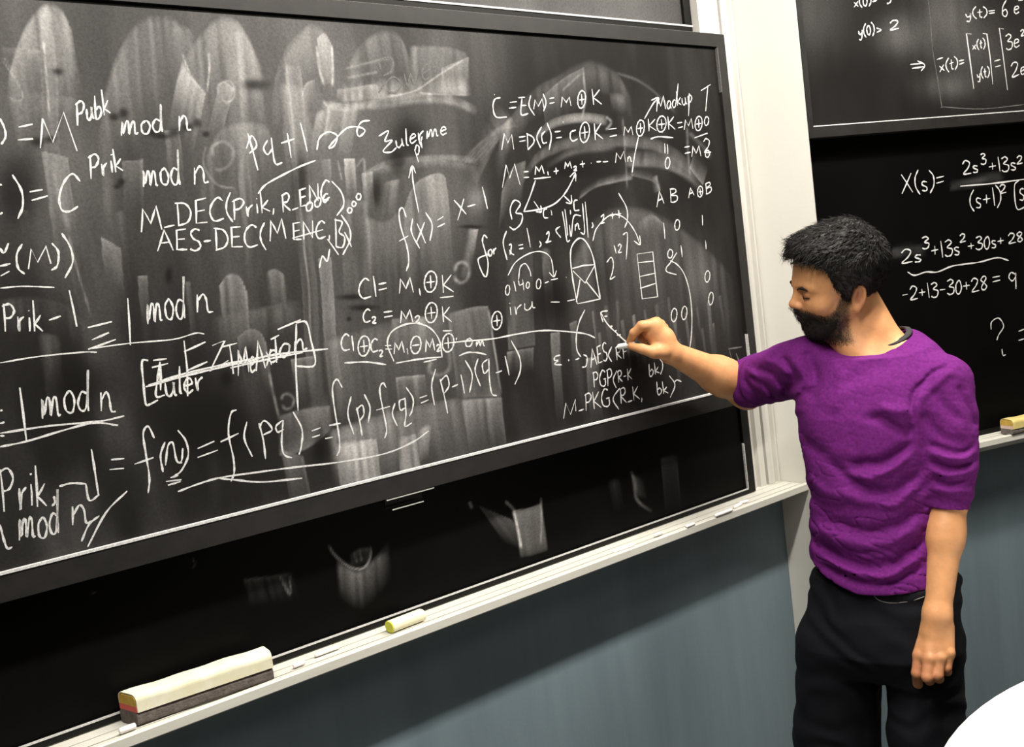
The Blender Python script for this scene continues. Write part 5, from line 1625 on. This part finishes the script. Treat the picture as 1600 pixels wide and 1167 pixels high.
def beard_hairs(n, seed):
    """short hairs over the chin, thinning out into stubble on the jaw and cheek"""
    rs = np.random.RandomState(seed)
    me = body_ob.data
    w = np.clip(_s, 0, 1) * (.30 + .70 * sst(.0, .04, _y)) * (1 - .9 * np.exp(-((_z + .058) / .012) ** 2) * (_y > .075))
    idx = rs.choice(len(w), n, replace=False, p=w / w.sum())
    no = np.zeros(len(w) * 3, np.float32); me.vertices.foreach_get('normal', no); no = no.reshape(-1, 3)
    V = []; Fc = []
    for i in idx:
        p = _co[3 * i:3 * i + 3].astype(float) + rs.uniform(-.0012, .0012, 3); nn = no[i].astype(float)
        f = -hu * .9 - hf * .15 + rs.uniform(-.45, .45, 3); f = f - nn * (f @ nn); f = nrm(f) + nn * rs.uniform(.1, .5)
        thick = float(sst(.01, .05, _y[i]))
        L = rs.uniform(.003, .006) * (.6 + .9 * thick); lift = .0005 + .0035 * thick * rs.rand()
        sd = nrm(np.cross(f, nn)); r = .00028
        b = len(V)
        for k, (t, ww) in enumerate(((0, 1), (1, .3))):
            c = p + nn * lift + f * L * t
            for a_ in (0, 2.09, 4.19): V.append(c + sd * r * ww * math.cos(a_) + nn * r * ww * math.sin(a_))
        for j in range(3): Fc.append((b + j, b + (j + 1) % 3, b + 3 + (j + 1) % 3, b + 3 + j))
    return new_mesh('beard_hairs', V, Fc, M_BEARD, man)


tag(beard_hairs(5200, 11), kind='stuff')


def brow(Q):
    A = np.abs(Q[:, 0]); Qs = np.stack([A, Q[:, 1], Q[:, 2]], 1)
    n2 = vnoise(Q[:, 0] * 400, Q[:, 1] * 300, Q[:, 2] * 300)
    d = cone(Qs, (.015, .0990, .0120), (.030, .0950, .0170), 0.0020, .0030)
    d = smin(d, cone(Qs, (.030, .0960, .0175), (.049, .081, .0120), .0030, .0016), .003)
    return d - (n2 - .5) * .002


surface('eyebrows', lambda P: brow(loc(P)), hp(0, .08, .02) - .07, hp(0, .08, .02) + .07, .0013, M_HAIR, man)['kind'] = 'stuff'


def small(name, f, c, r, h, m): return surface(name, f, c - r, c + r, h, m, man)


# the lash line of the lowered eyes and the lips
def lash(Q):
    A = np.abs(Q[:, 0]); Qs = np.stack([A, Q[:, 1], Q[:, 2]], 1)
    d = cone(Qs, (.018, .0885, -.0035), (.030, .0915, -.0060), .0013, .0015)
    return smin(d, cone(Qs, (.030, .0915, -.0060), (.043, .0840, -.0030), .0015, .0013), .001)


surface('eyelashes', lambda P: lash(loc(P)), hp(0, .08, 0) - .06, hp(0, .08, 0) + .06, .0011, M_HAIR, man)['kind'] = 'stuff'


def lips(Q):
    d = head_local(Q) - .0005
    m = ell(Q, (0, .103, -.0578), I3, (.0175, .020, .0080))
    return np.maximum(d, m)


surface('lips', lambda P: lips(loc(P)), hp(0, .094, -.058) - .03, hp(0, .094, -.058) + .03, .0010, M_LIP, man)
# ---- the purple top
# silhouette heights read from the photo, widths in metres around a spine line
def spine(x, y, Z): return at(x, y, Z)


_vr = nrm([ray(1365, 700)[0], ray(1365, 700)[1], 0]); vp_ = V3(_vr[1], -_vr[0], 0)      # across the line of sight
ce = abs(e1 @ vp_); se = abs(e2 @ vp_)
ts = []      # (pixel left, pixel right, y, depth, front-back radius)
for xl, xr, y, Z, b in ((1268, 1450, 552, 1.945, .088), (1246, 1474, 590, 1.945, .108), (1242, 1472, 640, 1.94, .118), (1250, 1470, 690, 1.935, .118), (1257, 1468, 740, 1.93, .114),
                        (1261, 1468, 790, 1.93, .112), (1263, 1472, 840, 1.93, .114), (1262, 1482, 880, 1.925, .118), (1262, 1494, 930, 1.92, .120)):
    L_ = at(xl, y, Z); R_ = at(xr, y - (xr - xl) * .0, Z)
    c = (L_ + R_) / 2
    ts.append((c[2], c[0], c[1], abs((R_ - L_) @ vp_) / 2, b))
ts.sort()
ts = np.array(ts)
# the silhouette half width w of an ellipse seen at angle: solve a from w, b

TA = np.sqrt(np.maximum((ts[:, 3] ** 2 - (ts[:, 4] * se) ** 2), .01) / ce ** 2)
TS, TC2, TB = ts[:, 0], ts[:, 1:3], ts[:, 4]
print('torso radii', TA.round(3), 'z', TS.round(2))
HEM = at(1380, 920, 1.85)[2]


# folds of the cloth: (path in photo pixels, half width px, depth m; negative = ridge)
FOLDS = [([(1484, 566), (1450, 590), (1428, 616), (1420, 655)], 5, .0040), ([(1492, 572), (1462, 596), (1440, 622), (1430, 655)], 7, -.0030),
         ([(1420, 655), (1414, 672), (1400, 668), (1372, 652), (1352, 654)], 8, .0075), ([(1424, 640), (1400, 640), (1370, 632)], 8, -.0045),
         ([(1424, 680), (1395, 712), (1360, 724), (1318, 722)], 9, .0070), ([(1420, 700), (1390, 735), (1350, 745), (1310, 738)], 8, -.0050),
         ([(1440, 730), (1400, 762), (1360, 764), (1322, 742), (1290, 715)], 9, .0060), ([(1440, 752), (1400, 782), (1350, 784), (1300, 760)], 9, -.0045),
         ([(1450, 792), (1400, 822), (1355, 828), (1310, 818), (1270, 800)], 9, .0055), ([(1450, 815), (1400, 845), (1355, 852), (1310, 842), (1266, 822)], 9, -.0045),
         ([(1452, 840), (1405, 876), (1360, 884), (1310, 868), (1266, 838)], 8, .0070), ([(1452, 860), (1405, 892), (1360, 899), (1310, 885), (1268, 858)], 7, -.0050),
         ([(1448, 876), (1405, 905), (1362, 911), (1315, 898), (1275, 876)], 6, .0050),
         ([(1246, 640), (1262, 690), (1300, 720)], 10, .0040), ([(1255, 760), (1285, 790), (1330, 806)], 9, .0030), ([(1258, 740), (1290, 770), (1335, 788)], 8, -.0030),
         ([(1385, 560), (1340, 590), (1300, 600)], 12, .0030), ([(1262, 545), (1275, 590), (1262, 630)], 9, .0045), ([(1300, 560), (1312, 600), (1300, 650)], 14, -.0030),
         ([(1240, 560), (1252, 590), (1240, 622)], 7, -.0035), ([(1225, 555), (1236, 590), (1220, 620)], 6, .0040), ([(1180, 575), (1212, 590), (1228, 615)], 6, .0035),
         ([(1170, 585), (1195, 605), (1215, 628)], 5, .0040), ([(1190, 560), (1215, 570), (1235, 590)], 6, -.0030), ([(1160, 590), (1178, 612), (1196, 634)], 5, .0035), ([(1165, 575), (1188, 598), (1206, 630)], 5, -.0030),
         ([(1455, 600), (1480, 640), (1510, 660)], 8, .0030), ([(1440, 640), (1470, 680), (1518, 690)], 8, .0035), ([(1450, 690), (1485, 704), (1522, 694)], 6, .0045), ([(1448, 702), (1485, 718), (1522, 708)], 6, -.0045),
         ([(1450, 718), (1485, 732), (1520, 724)], 5, .0045), ([(1452, 732), (1485, 745), (1518, 738)], 5, -.0040), ([(1454, 746), (1485, 758), (1516, 752)], 5, .0040), ([(1456, 762), (1485, 772), (1514, 766)], 5, -.0030), ([(1500, 600), (1514, 640), (1524, 672)], 5, .0030)]


def folds(P, z):
    px = proj(P)
    X, Y = px[:, 0], px[:, 1]
    n = fbm(P[:, 0] * 22, P[:, 1] * 22, P[:, 2] * 22, 2) - .5
    X = X + n * 14; Y = Y + n * 14
    out = np.zeros(len(P))
    for pts, w, dp in FOLDS:
        xs = [p[0] for p in pts]; ys = [p[1] for p in pts]
        m_ = (X > min(xs) - 3 * w) & (X < max(xs) + 3 * w) & (Y > min(ys) - 3 * w) & (Y < max(ys) + 3 * w)
        if not m_.any(): continue
        b, pos, _s = seg_dist(X[m_], Y[m_], curve(pts, 4))
        out[m_] -= 1.6 * dp * np.exp(-(b / w) ** 2) * (sst(0, .15, pos) * .8 + .2) * (1 - .8 * sst(.8, 1, pos))
    n3 = fbm(P[:, 0] * 12 + 4, P[:, 1] * 12, P[:, 2] * 20, 2) - .5
    r1 = fbm(P[:, 0] * 20 + P[:, 2] * 16, P[:, 1] * 20, P[:, 2] * 46 + P[:, 0] * 10, 2)
    zw = .25 + .75 * sst(1.36, 1.16, P[:, 2])
    return np.maximum(out, -.011) + n3 * .005 - np.exp(-((r1 - .5) / .035) ** 2) * .0028 * zw


def sleeve(P, a, b, ra, rb, bunch, fq, seed, amp=.0035):
    ab = (b - a).astype(np.float32); L = np.linalg.norm(ab)
    t = ((P - a.astype(np.float32)) @ ab) / (L * L)
    tc = np.clip(t, 0, 1)
    q = P - a.astype(np.float32) - tc[:, None] * ab
    r = np.sqrt((q * q).sum(1))
    n = fbm(P[:, 0] * 14 + seed, P[:, 1] * 14, P[:, 2] * 14, 2)
    rad = np.interp(tc, *bunch)
    w = np.sin((t * fq + 1.2 * n + q[:, 2] * 7) * 6.283) * amp * sst(.45, .85, tc) + (n - .5) * .006
    # cut square at the cuff
    return np.maximum(r - rad - w, (t - 1) * L - .002 + (n - .5) * .004), t


cufR = lerp3(elR, wrR, .04); cufL = lerp3(elL, wrL, .10)
shLo = shL + V3(.0, .0, -.008)


NC = at(1379, 506, 1.930); NAX = nrm(V3(-.34, -.50, 1.0))
YKL = at(1410, 560, 1.955); YKR = at(1352, 570, 1.97)


def shirt(P):
    z = P[:, 2]
    d, u, v = sweep(P, TS, TC2, TA, TB, e1, e2)
    d = d * .9
    # yoke between the two shoulder joints
    d = smin(d, cone(P, shL + V3(-.010, .01, -.020), YKL, .056, .062), .035)
    d = smin(d, cone(P, shR + V3(.012, .01, -.016), YKR, .056, .062), .035)
    d = smin(d, ell(P, lerp3(shR, shL, .5) + e2 * .030 + V3(0, 0, -.095), np.array([e1, e2, [0, 0, 1]]), (.150, .080, .110)), .03)
    s1, t1 = sleeve(P, shR, cufR, 0, 0, ([0, .3, .7, .93, 1], [.062, .062, .058, .054, .0505]), 5.5, 3, .0030)
    d = smin(d, s1, .022)
    s2, t2 = sleeve(P, shLo, cufL, 0, 0, ([0, .25, .6, .8, .93, 1], [.052, .057, .055, .051, .041, .0375]), 5.2, 8, .0022)
    d = smin(d, s2, .016)
    nr = np.abs(d) < .035
    if nr.any():
        d = d.copy(); d[nr] -= folds(P[nr], z[nr])
    # hem: flat cut, a little higher at his right side
    hz_ = HEM + .012 * (u / .16) ** 2 + .045 * np.clip((-u) / .16, 0, 1.2)
    d = smax(d, hz_ - z, .004)
    hole = cone(P, NC - NAX * .045, NC + NAX * .14, .050, .060)
    d = smax(d, -hole, .004)
    # hollow the cuffs so that the arms come out of them
    d = np.maximum(d, -(cone(P, lerp3(shR, cufR, .80), lerp3(elR, wrR, .16), .0465, .0465)))
    return d


def shirt_shade(P): return fbm(P[:, 0] * 9, P[:, 1] * 9, P[:, 2] * 9) * .5


shirt_ob = surface('shirt', shirt, (0.30, 1.60, .98), (1.14, 2.40, 1.66), .0026, M_SHIRT, man, colfn=shirt_shade)


# the charcoal undershirt shows as a band inside the neckline
def band(P):
    hole = cone(P, NC - NAX * .045, NC + NAX * .14, .050, .060)
    ring = np.maximum(hole, -(hole + .011))
    d = cone(P, shL + V3(-.010, .01, -.020), YKL, .056, .062)
    d = smin(d, cone(P, shR + V3(.012, .01, -.016), YKR, .056, .062), .035)
    d2, u, v = sweep(P, TS, TC2, TA, TB, e1, e2)
    d = smin(d2 * .9, d, .035)
    d = smin(d, ell(P, lerp3(shR, shL, .5) + e2 * .030 + V3(0, 0, -.095), np.array([e1, e2, [0, 0, 1]]), (.150, .080, .110)), .03)
    return np.maximum(ring, np.abs(d - .0008) - .0028)


surface('undershirt_collar', band, NC - .13, NC + .13, .0020, M_COLLAR, man)['label'] = 'charcoal undershirt collar showing at the neck'


# ---- jeans
def jeans(P):
    z = P[:, 2]
    pts = []
    n = fbm(P[:, 0] * 9, P[:, 1] * 9, P[:, 2] * 9, 2) - .5
    n2 = np.sin((z * 1.0 + .5 * P[:, 0] + .25 * n) * 90) * .0015
    pel = [(1262, 1493, 905, 1.925, .112), (1254, 1500, 950, 1.925, .122), (1249, 1500, 1000, 1.925, .125), (1246, 1499, 1050, 1.925, .120)]
    dd, u, v = sweep(P, JS, JC, JA, JB, e1, e2)
    d = dd * .9
    zt = z - (HEM + .028 + .035 * np.clip(-u / .16, 0, 1.2))
    d = smax(d, zt, .004)
    lg = None
    for (a, b, c, r0, r1, r2) in ((legR0, legR1, ankR, .086, .083, .066), (legL0, legL1, ankL, .074, .069, .062)):
        l = cone(P, a, b, r0, r1)
        l = smin(l, cone(P, b, c + V3(0, 0, -.02), r1, r2), .02)
        lg = l if lg is None else smin(lg, l, .006)
    d = smax(smin(d, lg, .028), zt, .003)
    d = d - n * .007 - n2
    d = np.maximum(d, .035 - z)
    return d


js = []
for xl, xr, y, Z, b in ((1262, 1499, 895, 1.925, .108), (1256, 1500, 945, 1.925, .116), (1250, 1499, 1000, 1.925, .116), (1262, 1482, 1040, 1.925, .085)):
    L_ = at(xl, y, Z); R_ = at(xr, y, Z); c = (L_ + R_) / 2
    js.append((c[2], c[0], c[1], abs((R_ - L_) @ vp_) / 2, b))
js.sort(); js = np.array(js)
JS, JC, JB = js[:, 0], js[:, 1:3], js[:, 4]
JA = np.sqrt(np.maximum(js[:, 3] ** 2 - (JB * se) ** 2, .01) / ce ** 2)
legR0 = at(1312, 1010, 1.965)
legL0 = at(1442, 1010, 1.885)
jeans_ob = surface('jeans', jeans, (0.40, 1.60, 0.03), (1.15, 2.40, 1.12), .0034, M_JEANS, man, colfn=lambda P: fbm(P[:, 0] * 12, P[:, 1] * 12, P[:, 2] * 5) * .8)


def tube(name, pts, r, m, parent, n=8):
    pts = [np.asarray(p, float) for p in pts]
    bm = bmesh.new(); rings = []
    for i, p in enumerate(pts):
        d = nrm(pts[min(i + 1, len(pts) - 1)] - pts[max(i - 1, 0)])
        a = nrm(np.cross(d, V3(.2, .3, .93) if abs(d[2]) < .9 else V3(1, 0, 0))); b = np.cross(d, a)
        rings.append([bm.verts.new(tuple(p + r * (math.cos(t) * a + math.sin(t) * b))) for t in np.linspace(0, 6.2832, n, endpoint=False)])
    for i in range(len(rings) - 1):
        for j in range(n):
            bm.faces.new((rings[i][j], rings[i][(j + 1) % n], rings[i + 1][(j + 1) % n], rings[i + 1][j]))
    bm.faces.new(rings[0][::-1]); bm.faces.new(rings[-1])
    return finish(name, bm, m, parent, smooth=True)


def on_surface(f, x, y, Z0, Z1):
    """first depth at which the ray through the pixel enters f"""
    Zs = np.linspace(Z0, Z1, 240)
    P = np.array([at(x, y, q) for q in Zs], np.float32)
    d = f(P); k = np.argmax(d < 0)
    return at(x, y, Zs[k] - .0006)


M_STITCH = mat('pocket_stitch', (.16, .15, .15), .8, .2)
arc = curve([(1363, 925), (1367, 932), (1374, 938), (1390, 942), (1410, 941), (1430, 937), (1444, 932)], 3)
tube('pocket_seam', [on_surface(jeans, x, y, 1.6, 2.1) for x, y in arc], .0011, M_STITCH, man, 6)


# ---- shoes, below the frame but there
def shoe(P, a, yaw_):
    f = nrm(V3(-.75, -.66, 0)); s = V3(-f[1], f[0], 0); Rm = np.array([s, f, [0, 0, 1]])
    c = V3(a[0], a[1], 0) + f * .07
    d = ell(P, c + V3(0, 0, .045) + f * .02, Rm, (.050, .135, .048))
    d = smin(d, ell(P, c - f * .075 + V3(0, 0, .065), Rm, (.042, .062, .062)), .03)
    return np.maximum(d, .012 - P[:, 2])


for a_ in (ankR, ankL):
    c = V3(a_[0], a_[1], .07)
    s_ = surface('shoe', lambda P: shoe(P, a_, 0), c - .27, c + .27, .004, M_SHOE, man)
    c0 = V3(a_[0], a_[1], 0) + nrm(V3(-.75, -.66, 0)) * .085
    f_ = nrm(V3(-.75, -.66, 0)); sd = V3(-f_[1], f_[0], 0)
    bm = bmesh.new()
    prism(bm, [c0 + f_ * .135 * math.cos(t) + sd * .048 * math.sin(t) for t in np.linspace(0, 6.2832, 28, endpoint=False)], UP * .014)
    finish('sole', bm, M_SOLE, s_)
# ================================================================== things on the trays
M_FELT = mat('grey_felt', (.10, .085, .078), .95, .1, noise=(120, (.17, .145, .13), (1, 1, 1)), bump=(300, .6, .002))
M_COVER = mat('cream_cover', (.86, .83, .66), .7, .2, noise=(25, (.80, .75, .52), (1, 1, 1)), bump=(60, .2, .002))
M_YEL = mat('yellow_foam', (.55, .37, .07), .8, .2, noise=(80, (.48, .30, .06), (1, 1, 1)))
M_LIME = mat('lime_foam', (.62, .62, .08), .8, .2)
M_RED = mat('red_layer', (.62, .12, .10), .8, .2)
M_COVER2 = mat('yellow_cover', (.72, .60, .24), .7, .2, noise=(25, (.62, .48, .16), (1, 1, 1)))
M_PINK = mat('pinkish_layer', (.62, .45, .38), .8, .2)
M_TABLE = mat('white_laminate', (.93, .93, .91), .35, .5)
M_LEG = mat('grey_steel', (.35, .35, .34), .4, .5, metal=.6)


def rounded(w, h, r, n=4, flat_bottom=False):
    """outline of a rounded rectangle, centred in x, from 0 to h"""
    out = []
    for cx, cy, a0 in ((w / 2 - r, h - r, 0), (-w / 2 + r, h - r, 90), (-w / 2 + r, r, 180), (w / 2 - r, r, 270)):
        if flat_bottom and a0 >= 180:
            out.append((-w / 2 if a0 == 180 else w / 2, 0)); continue
        for k in range(n + 1):
            a = math.radians(a0 + 90 * k / n); out.append((cx + r * math.cos(a), cy + r * math.sin(a)))
    return out


def eraser(name, label, A, B, width, felt_h, top_h, cover, core, layer, skew=0.0):
    """A, B: bottom front edge; layers from the felt up, a sheet wrapped over the back"""
    d = nrm(B - A); L = np.linalg.norm(B - A); s = nrm(np.cross(UP, d)); c0 = A + s * width / 2
    root = empty(name, c0 + d * L / 2); tag(root, label, 'eraser')
    def pr(nm, out, z0, a, b, m, bev=.0006):
        bm = bmesh.new()
        N = 14
        rings = []
        for i in range(N + 1):
            f = a + (b - a) * i / N
            wob = .0007 * math.sin(f * 90) + .0005 * math.sin(f * 47 + 1)
            rings.append([bm.verts.new(tuple(c0 + d * (f - skew * (x / width + .5) * (1 - i / N)) + s * (x * (1 + wob * 6)) + UP * (z0 + y + (wob if y > .004 else 0)))) for x, y in out])
        n = len(out)
        for i in range(N):
            for j in range(n): bm.faces.new((rings[i][j], rings[i][(j + 1) % n], rings[i + 1][(j + 1) % n], rings[i + 1][j]))
        bm.faces.new(rings[0][::-1]); bm.faces.new(rings[-1])
        return finish(nm, bm, m, root, smooth=False)
    pr('felt_pad', rounded(width, felt_h, .006), 0, 0, L, M_FELT)
    pr('layer', rounded(width * .97, top_h * .36, .001), felt_h, .0005, L - .001, layer)
    pr('core', rounded(width * .93, top_h * .60, .007, flat_bottom=True), felt_h + top_h * .36, .0005, L - .001, core)
    # the cover sheet: an open shell with thickness, over both sides
    o = rounded(width * 1.06, top_h * 1.06, .011, 6, flat_bottom=True)
    i_ = rounded(width * 1.00, top_h * 1.00, .010, 6, flat_bottom=True)
    # order the outline from bottom right over the top to bottom left
    o = [o[-1]] + o[:-2] + [o[-2]] if False else o
    top = o[:-2]; tin = i_[:-2]
    shell = [(width * .53, 0)] + top + [(-width * .53, 0), (-width * .50, 0)] + tin[::-1] + [(width * .50, 0)]
    pr('cover_sheet', shell, felt_h + .0006, .0015, L + .001, cover)
    return root


zt = TRZ + .0013
A = hz(217, 1135, zt); B = hz(429, 1062, zt)
print('eraser', np.linalg.norm(B - A), (A - LW.o) @ LW.n)
eraser('board_eraser', 'long grey felt eraser with cream cover and red-yellow end, on the left tray', A, B, .045, .021, .026, M_COVER, M_YEL, M_RED, skew=.016)
A = hz(1583, 680, zt); B = hz(1583, 680, zt) + RW.d * .20
eraser('board_eraser', 'yellow-covered felt eraser on the right tray, cut off by the photo edge', A, B, .042, .016, .026, M_COVER2, M_YEL, M_PINK)
# small cream eraser with a lime end
A = hz(616, 990, zt); B = hz(667, 970, zt)
d_ = nrm(B - A); s_ = nrm(np.cross(UP, d_)); L_ = np.linalg.norm(B - A)
root = empty('foam_eraser', A + d_ * L_ / 2 + s_ * .012)
tag(root, 'small rounded white foam eraser with a lime yellow end, mid-way along the left tray', 'eraser')
for nm, a, b, m_, k in (('end_face', -.001, .0015, M_LIME, 1.0), ('sleeve', .0015, L_, M_COVER, 1.02)):
    bm = bmesh.new()
    prof_ = [(x * k, y * k) for x, y in rounded(.027, .020, .0095, 6)]
    prism(bm, [A + s_ * (.0135 + x) + d_ * a + UP * y for x, y in prof_], d_ * (b - a))
    finish(nm, bm, m_, root, bevel=.0004)


def chalk_piece(A, B, r, label, z=None, cat='chalk', name='chalk_stick', group=None):
    d = nrm(B - A); up = UP - d * (UP @ d); up = nrm(up); s = np.cross(d, up)
    bm = bmesh.new(); L = np.linalg.norm(B - A)
    rings = []
    for f, k in ((0, .55), (.04, .9), (.10, 1), (.9, 1), (.97, .92), (1, .6)):
        rings.append([bm.verts.new(tuple(A + d * L * f + r * k * (math.cos(t) * s + math.sin(t) * up))) for t in np.linspace(0, 6.2832, 12, endpoint=False)])
    for i in range(len(rings) - 1):
        for j in range(12): bm.faces.new((rings[i][j], rings[i][(j + 1) % 12], rings[i + 1][(j + 1) % 12], rings[i + 1][j]))
    bm.faces.new(rings[0][::-1]); bm.faces.new(rings[-1])
    o = finish(name, bm, M_CHALKSTICK, None, smooth=True)
    return tag(o, label, cat, group)


def on_tray(x0, y0, x1, y1, r, label):
    z = TRZ + .0013 + r
    chalk_piece(hz(x0, y0, z), hz(x1, y1, z), r, label)


chalk_piece(at(960, 543, ZB - .004), at(992, 537, 2.088), .0060, 'white chalk stick pinched between thumb and fingers of the raised hand')
on_tray(186, 1143, 212, 1133, .0048, 'white chalk stub lying in front of the long grey eraser')
on_tray(458, 1041, 476, 1034, .0038, 'short chalk stub just right of the long grey eraser')
on_tray(492, 1024, 530, 1010, .0034, 'thin white chalk stick between the long eraser and the small white eraser')
on_tray(958, 862, 990, 851, .0042, 'white chalk stick on the tray, first one right of the small white eraser')
on_tray(1022, 837, 1034, 832, .0036, 'tiny chalk stub, second piece right of the small white eraser')
on_tray(1072, 823, 1085, 818, .0036, 'tiny chalk stub on the tray below the board corner, left of the long thin stick')
on_tray(1117, 806, 1144, 796, .0042, 'long thin white chalk stick near the column end of the left tray')
on_tray(1147, 793, 1158, 787, .0040, 'broken chalk lump at the column end of the left tray, nearer the photographer')
on_tray(1156, 786, 1169, 782, .0036, 'chalk stub nearest the cream column on the left tray')

# ================================================================== the white round table at the lower right
import itertools
zt_ = .92
pts_ = [hz(x, y, zt_) for x, y in ((1471, 1167), (1486, 1148), (1502, 1128), (1524, 1107), (1550, 1088), (1575, 1073), (1600, 1062))]
# circle through the rim points (least squares)
Am = np.array([[2 * p[0], 2 * p[1], 1] for p in pts_]); bv = np.array([p[0] ** 2 + p[1] ** 2 for p in pts_])
cx_, cy_, c_ = np.linalg.lstsq(Am, bv, rcond=None)[0]; rad_ = math.sqrt(c_ + cx_ ** 2 + cy_ ** 2)
print('table', cx_, cy_, rad_)
root = empty('round_table', (float(cx_), float(cy_), 0))
tag(root, 'bright white round table top at the lower right corner', 'table')
bm = bmesh.new()
rings = []
for r_, z_ in ((rad_ - .006, zt_ - .028), (rad_, zt_ - .022), (rad_, zt_ - .004), (rad_ - .004, zt_)):
    rings.append([bm.verts.new((cx_ + r_ * math.cos(t), cy_ + r_ * math.sin(t), z_)) for t in np.linspace(0, 6.28318, 96, endpoint=False)])
for i in range(3):
    for j in range(96): bm.faces.new((rings[i][j], rings[i][(j + 1) % 96], rings[i + 1][(j + 1) % 96], rings[i + 1][j]))
bm.faces.new(rings[0][::-1]); bm.faces.new(rings[-1])
finish('table_top', bm, M_TABLE, root)
tube('post', [(cx_, cy_, .02), (cx_, cy_, zt_ - .028)], .03, M_LEG, root, 20)
bm = bmesh.new()
prism(bm, [V3(cx_, cy_, 0) + V3(math.cos(t), math.sin(t), 0) * min(.22, rad_ * .7) for t in np.linspace(0, 6.2832, 40, endpoint=False)], UP * .02)
finish('base_plate', bm, M_LEG, root, bevel=.004)
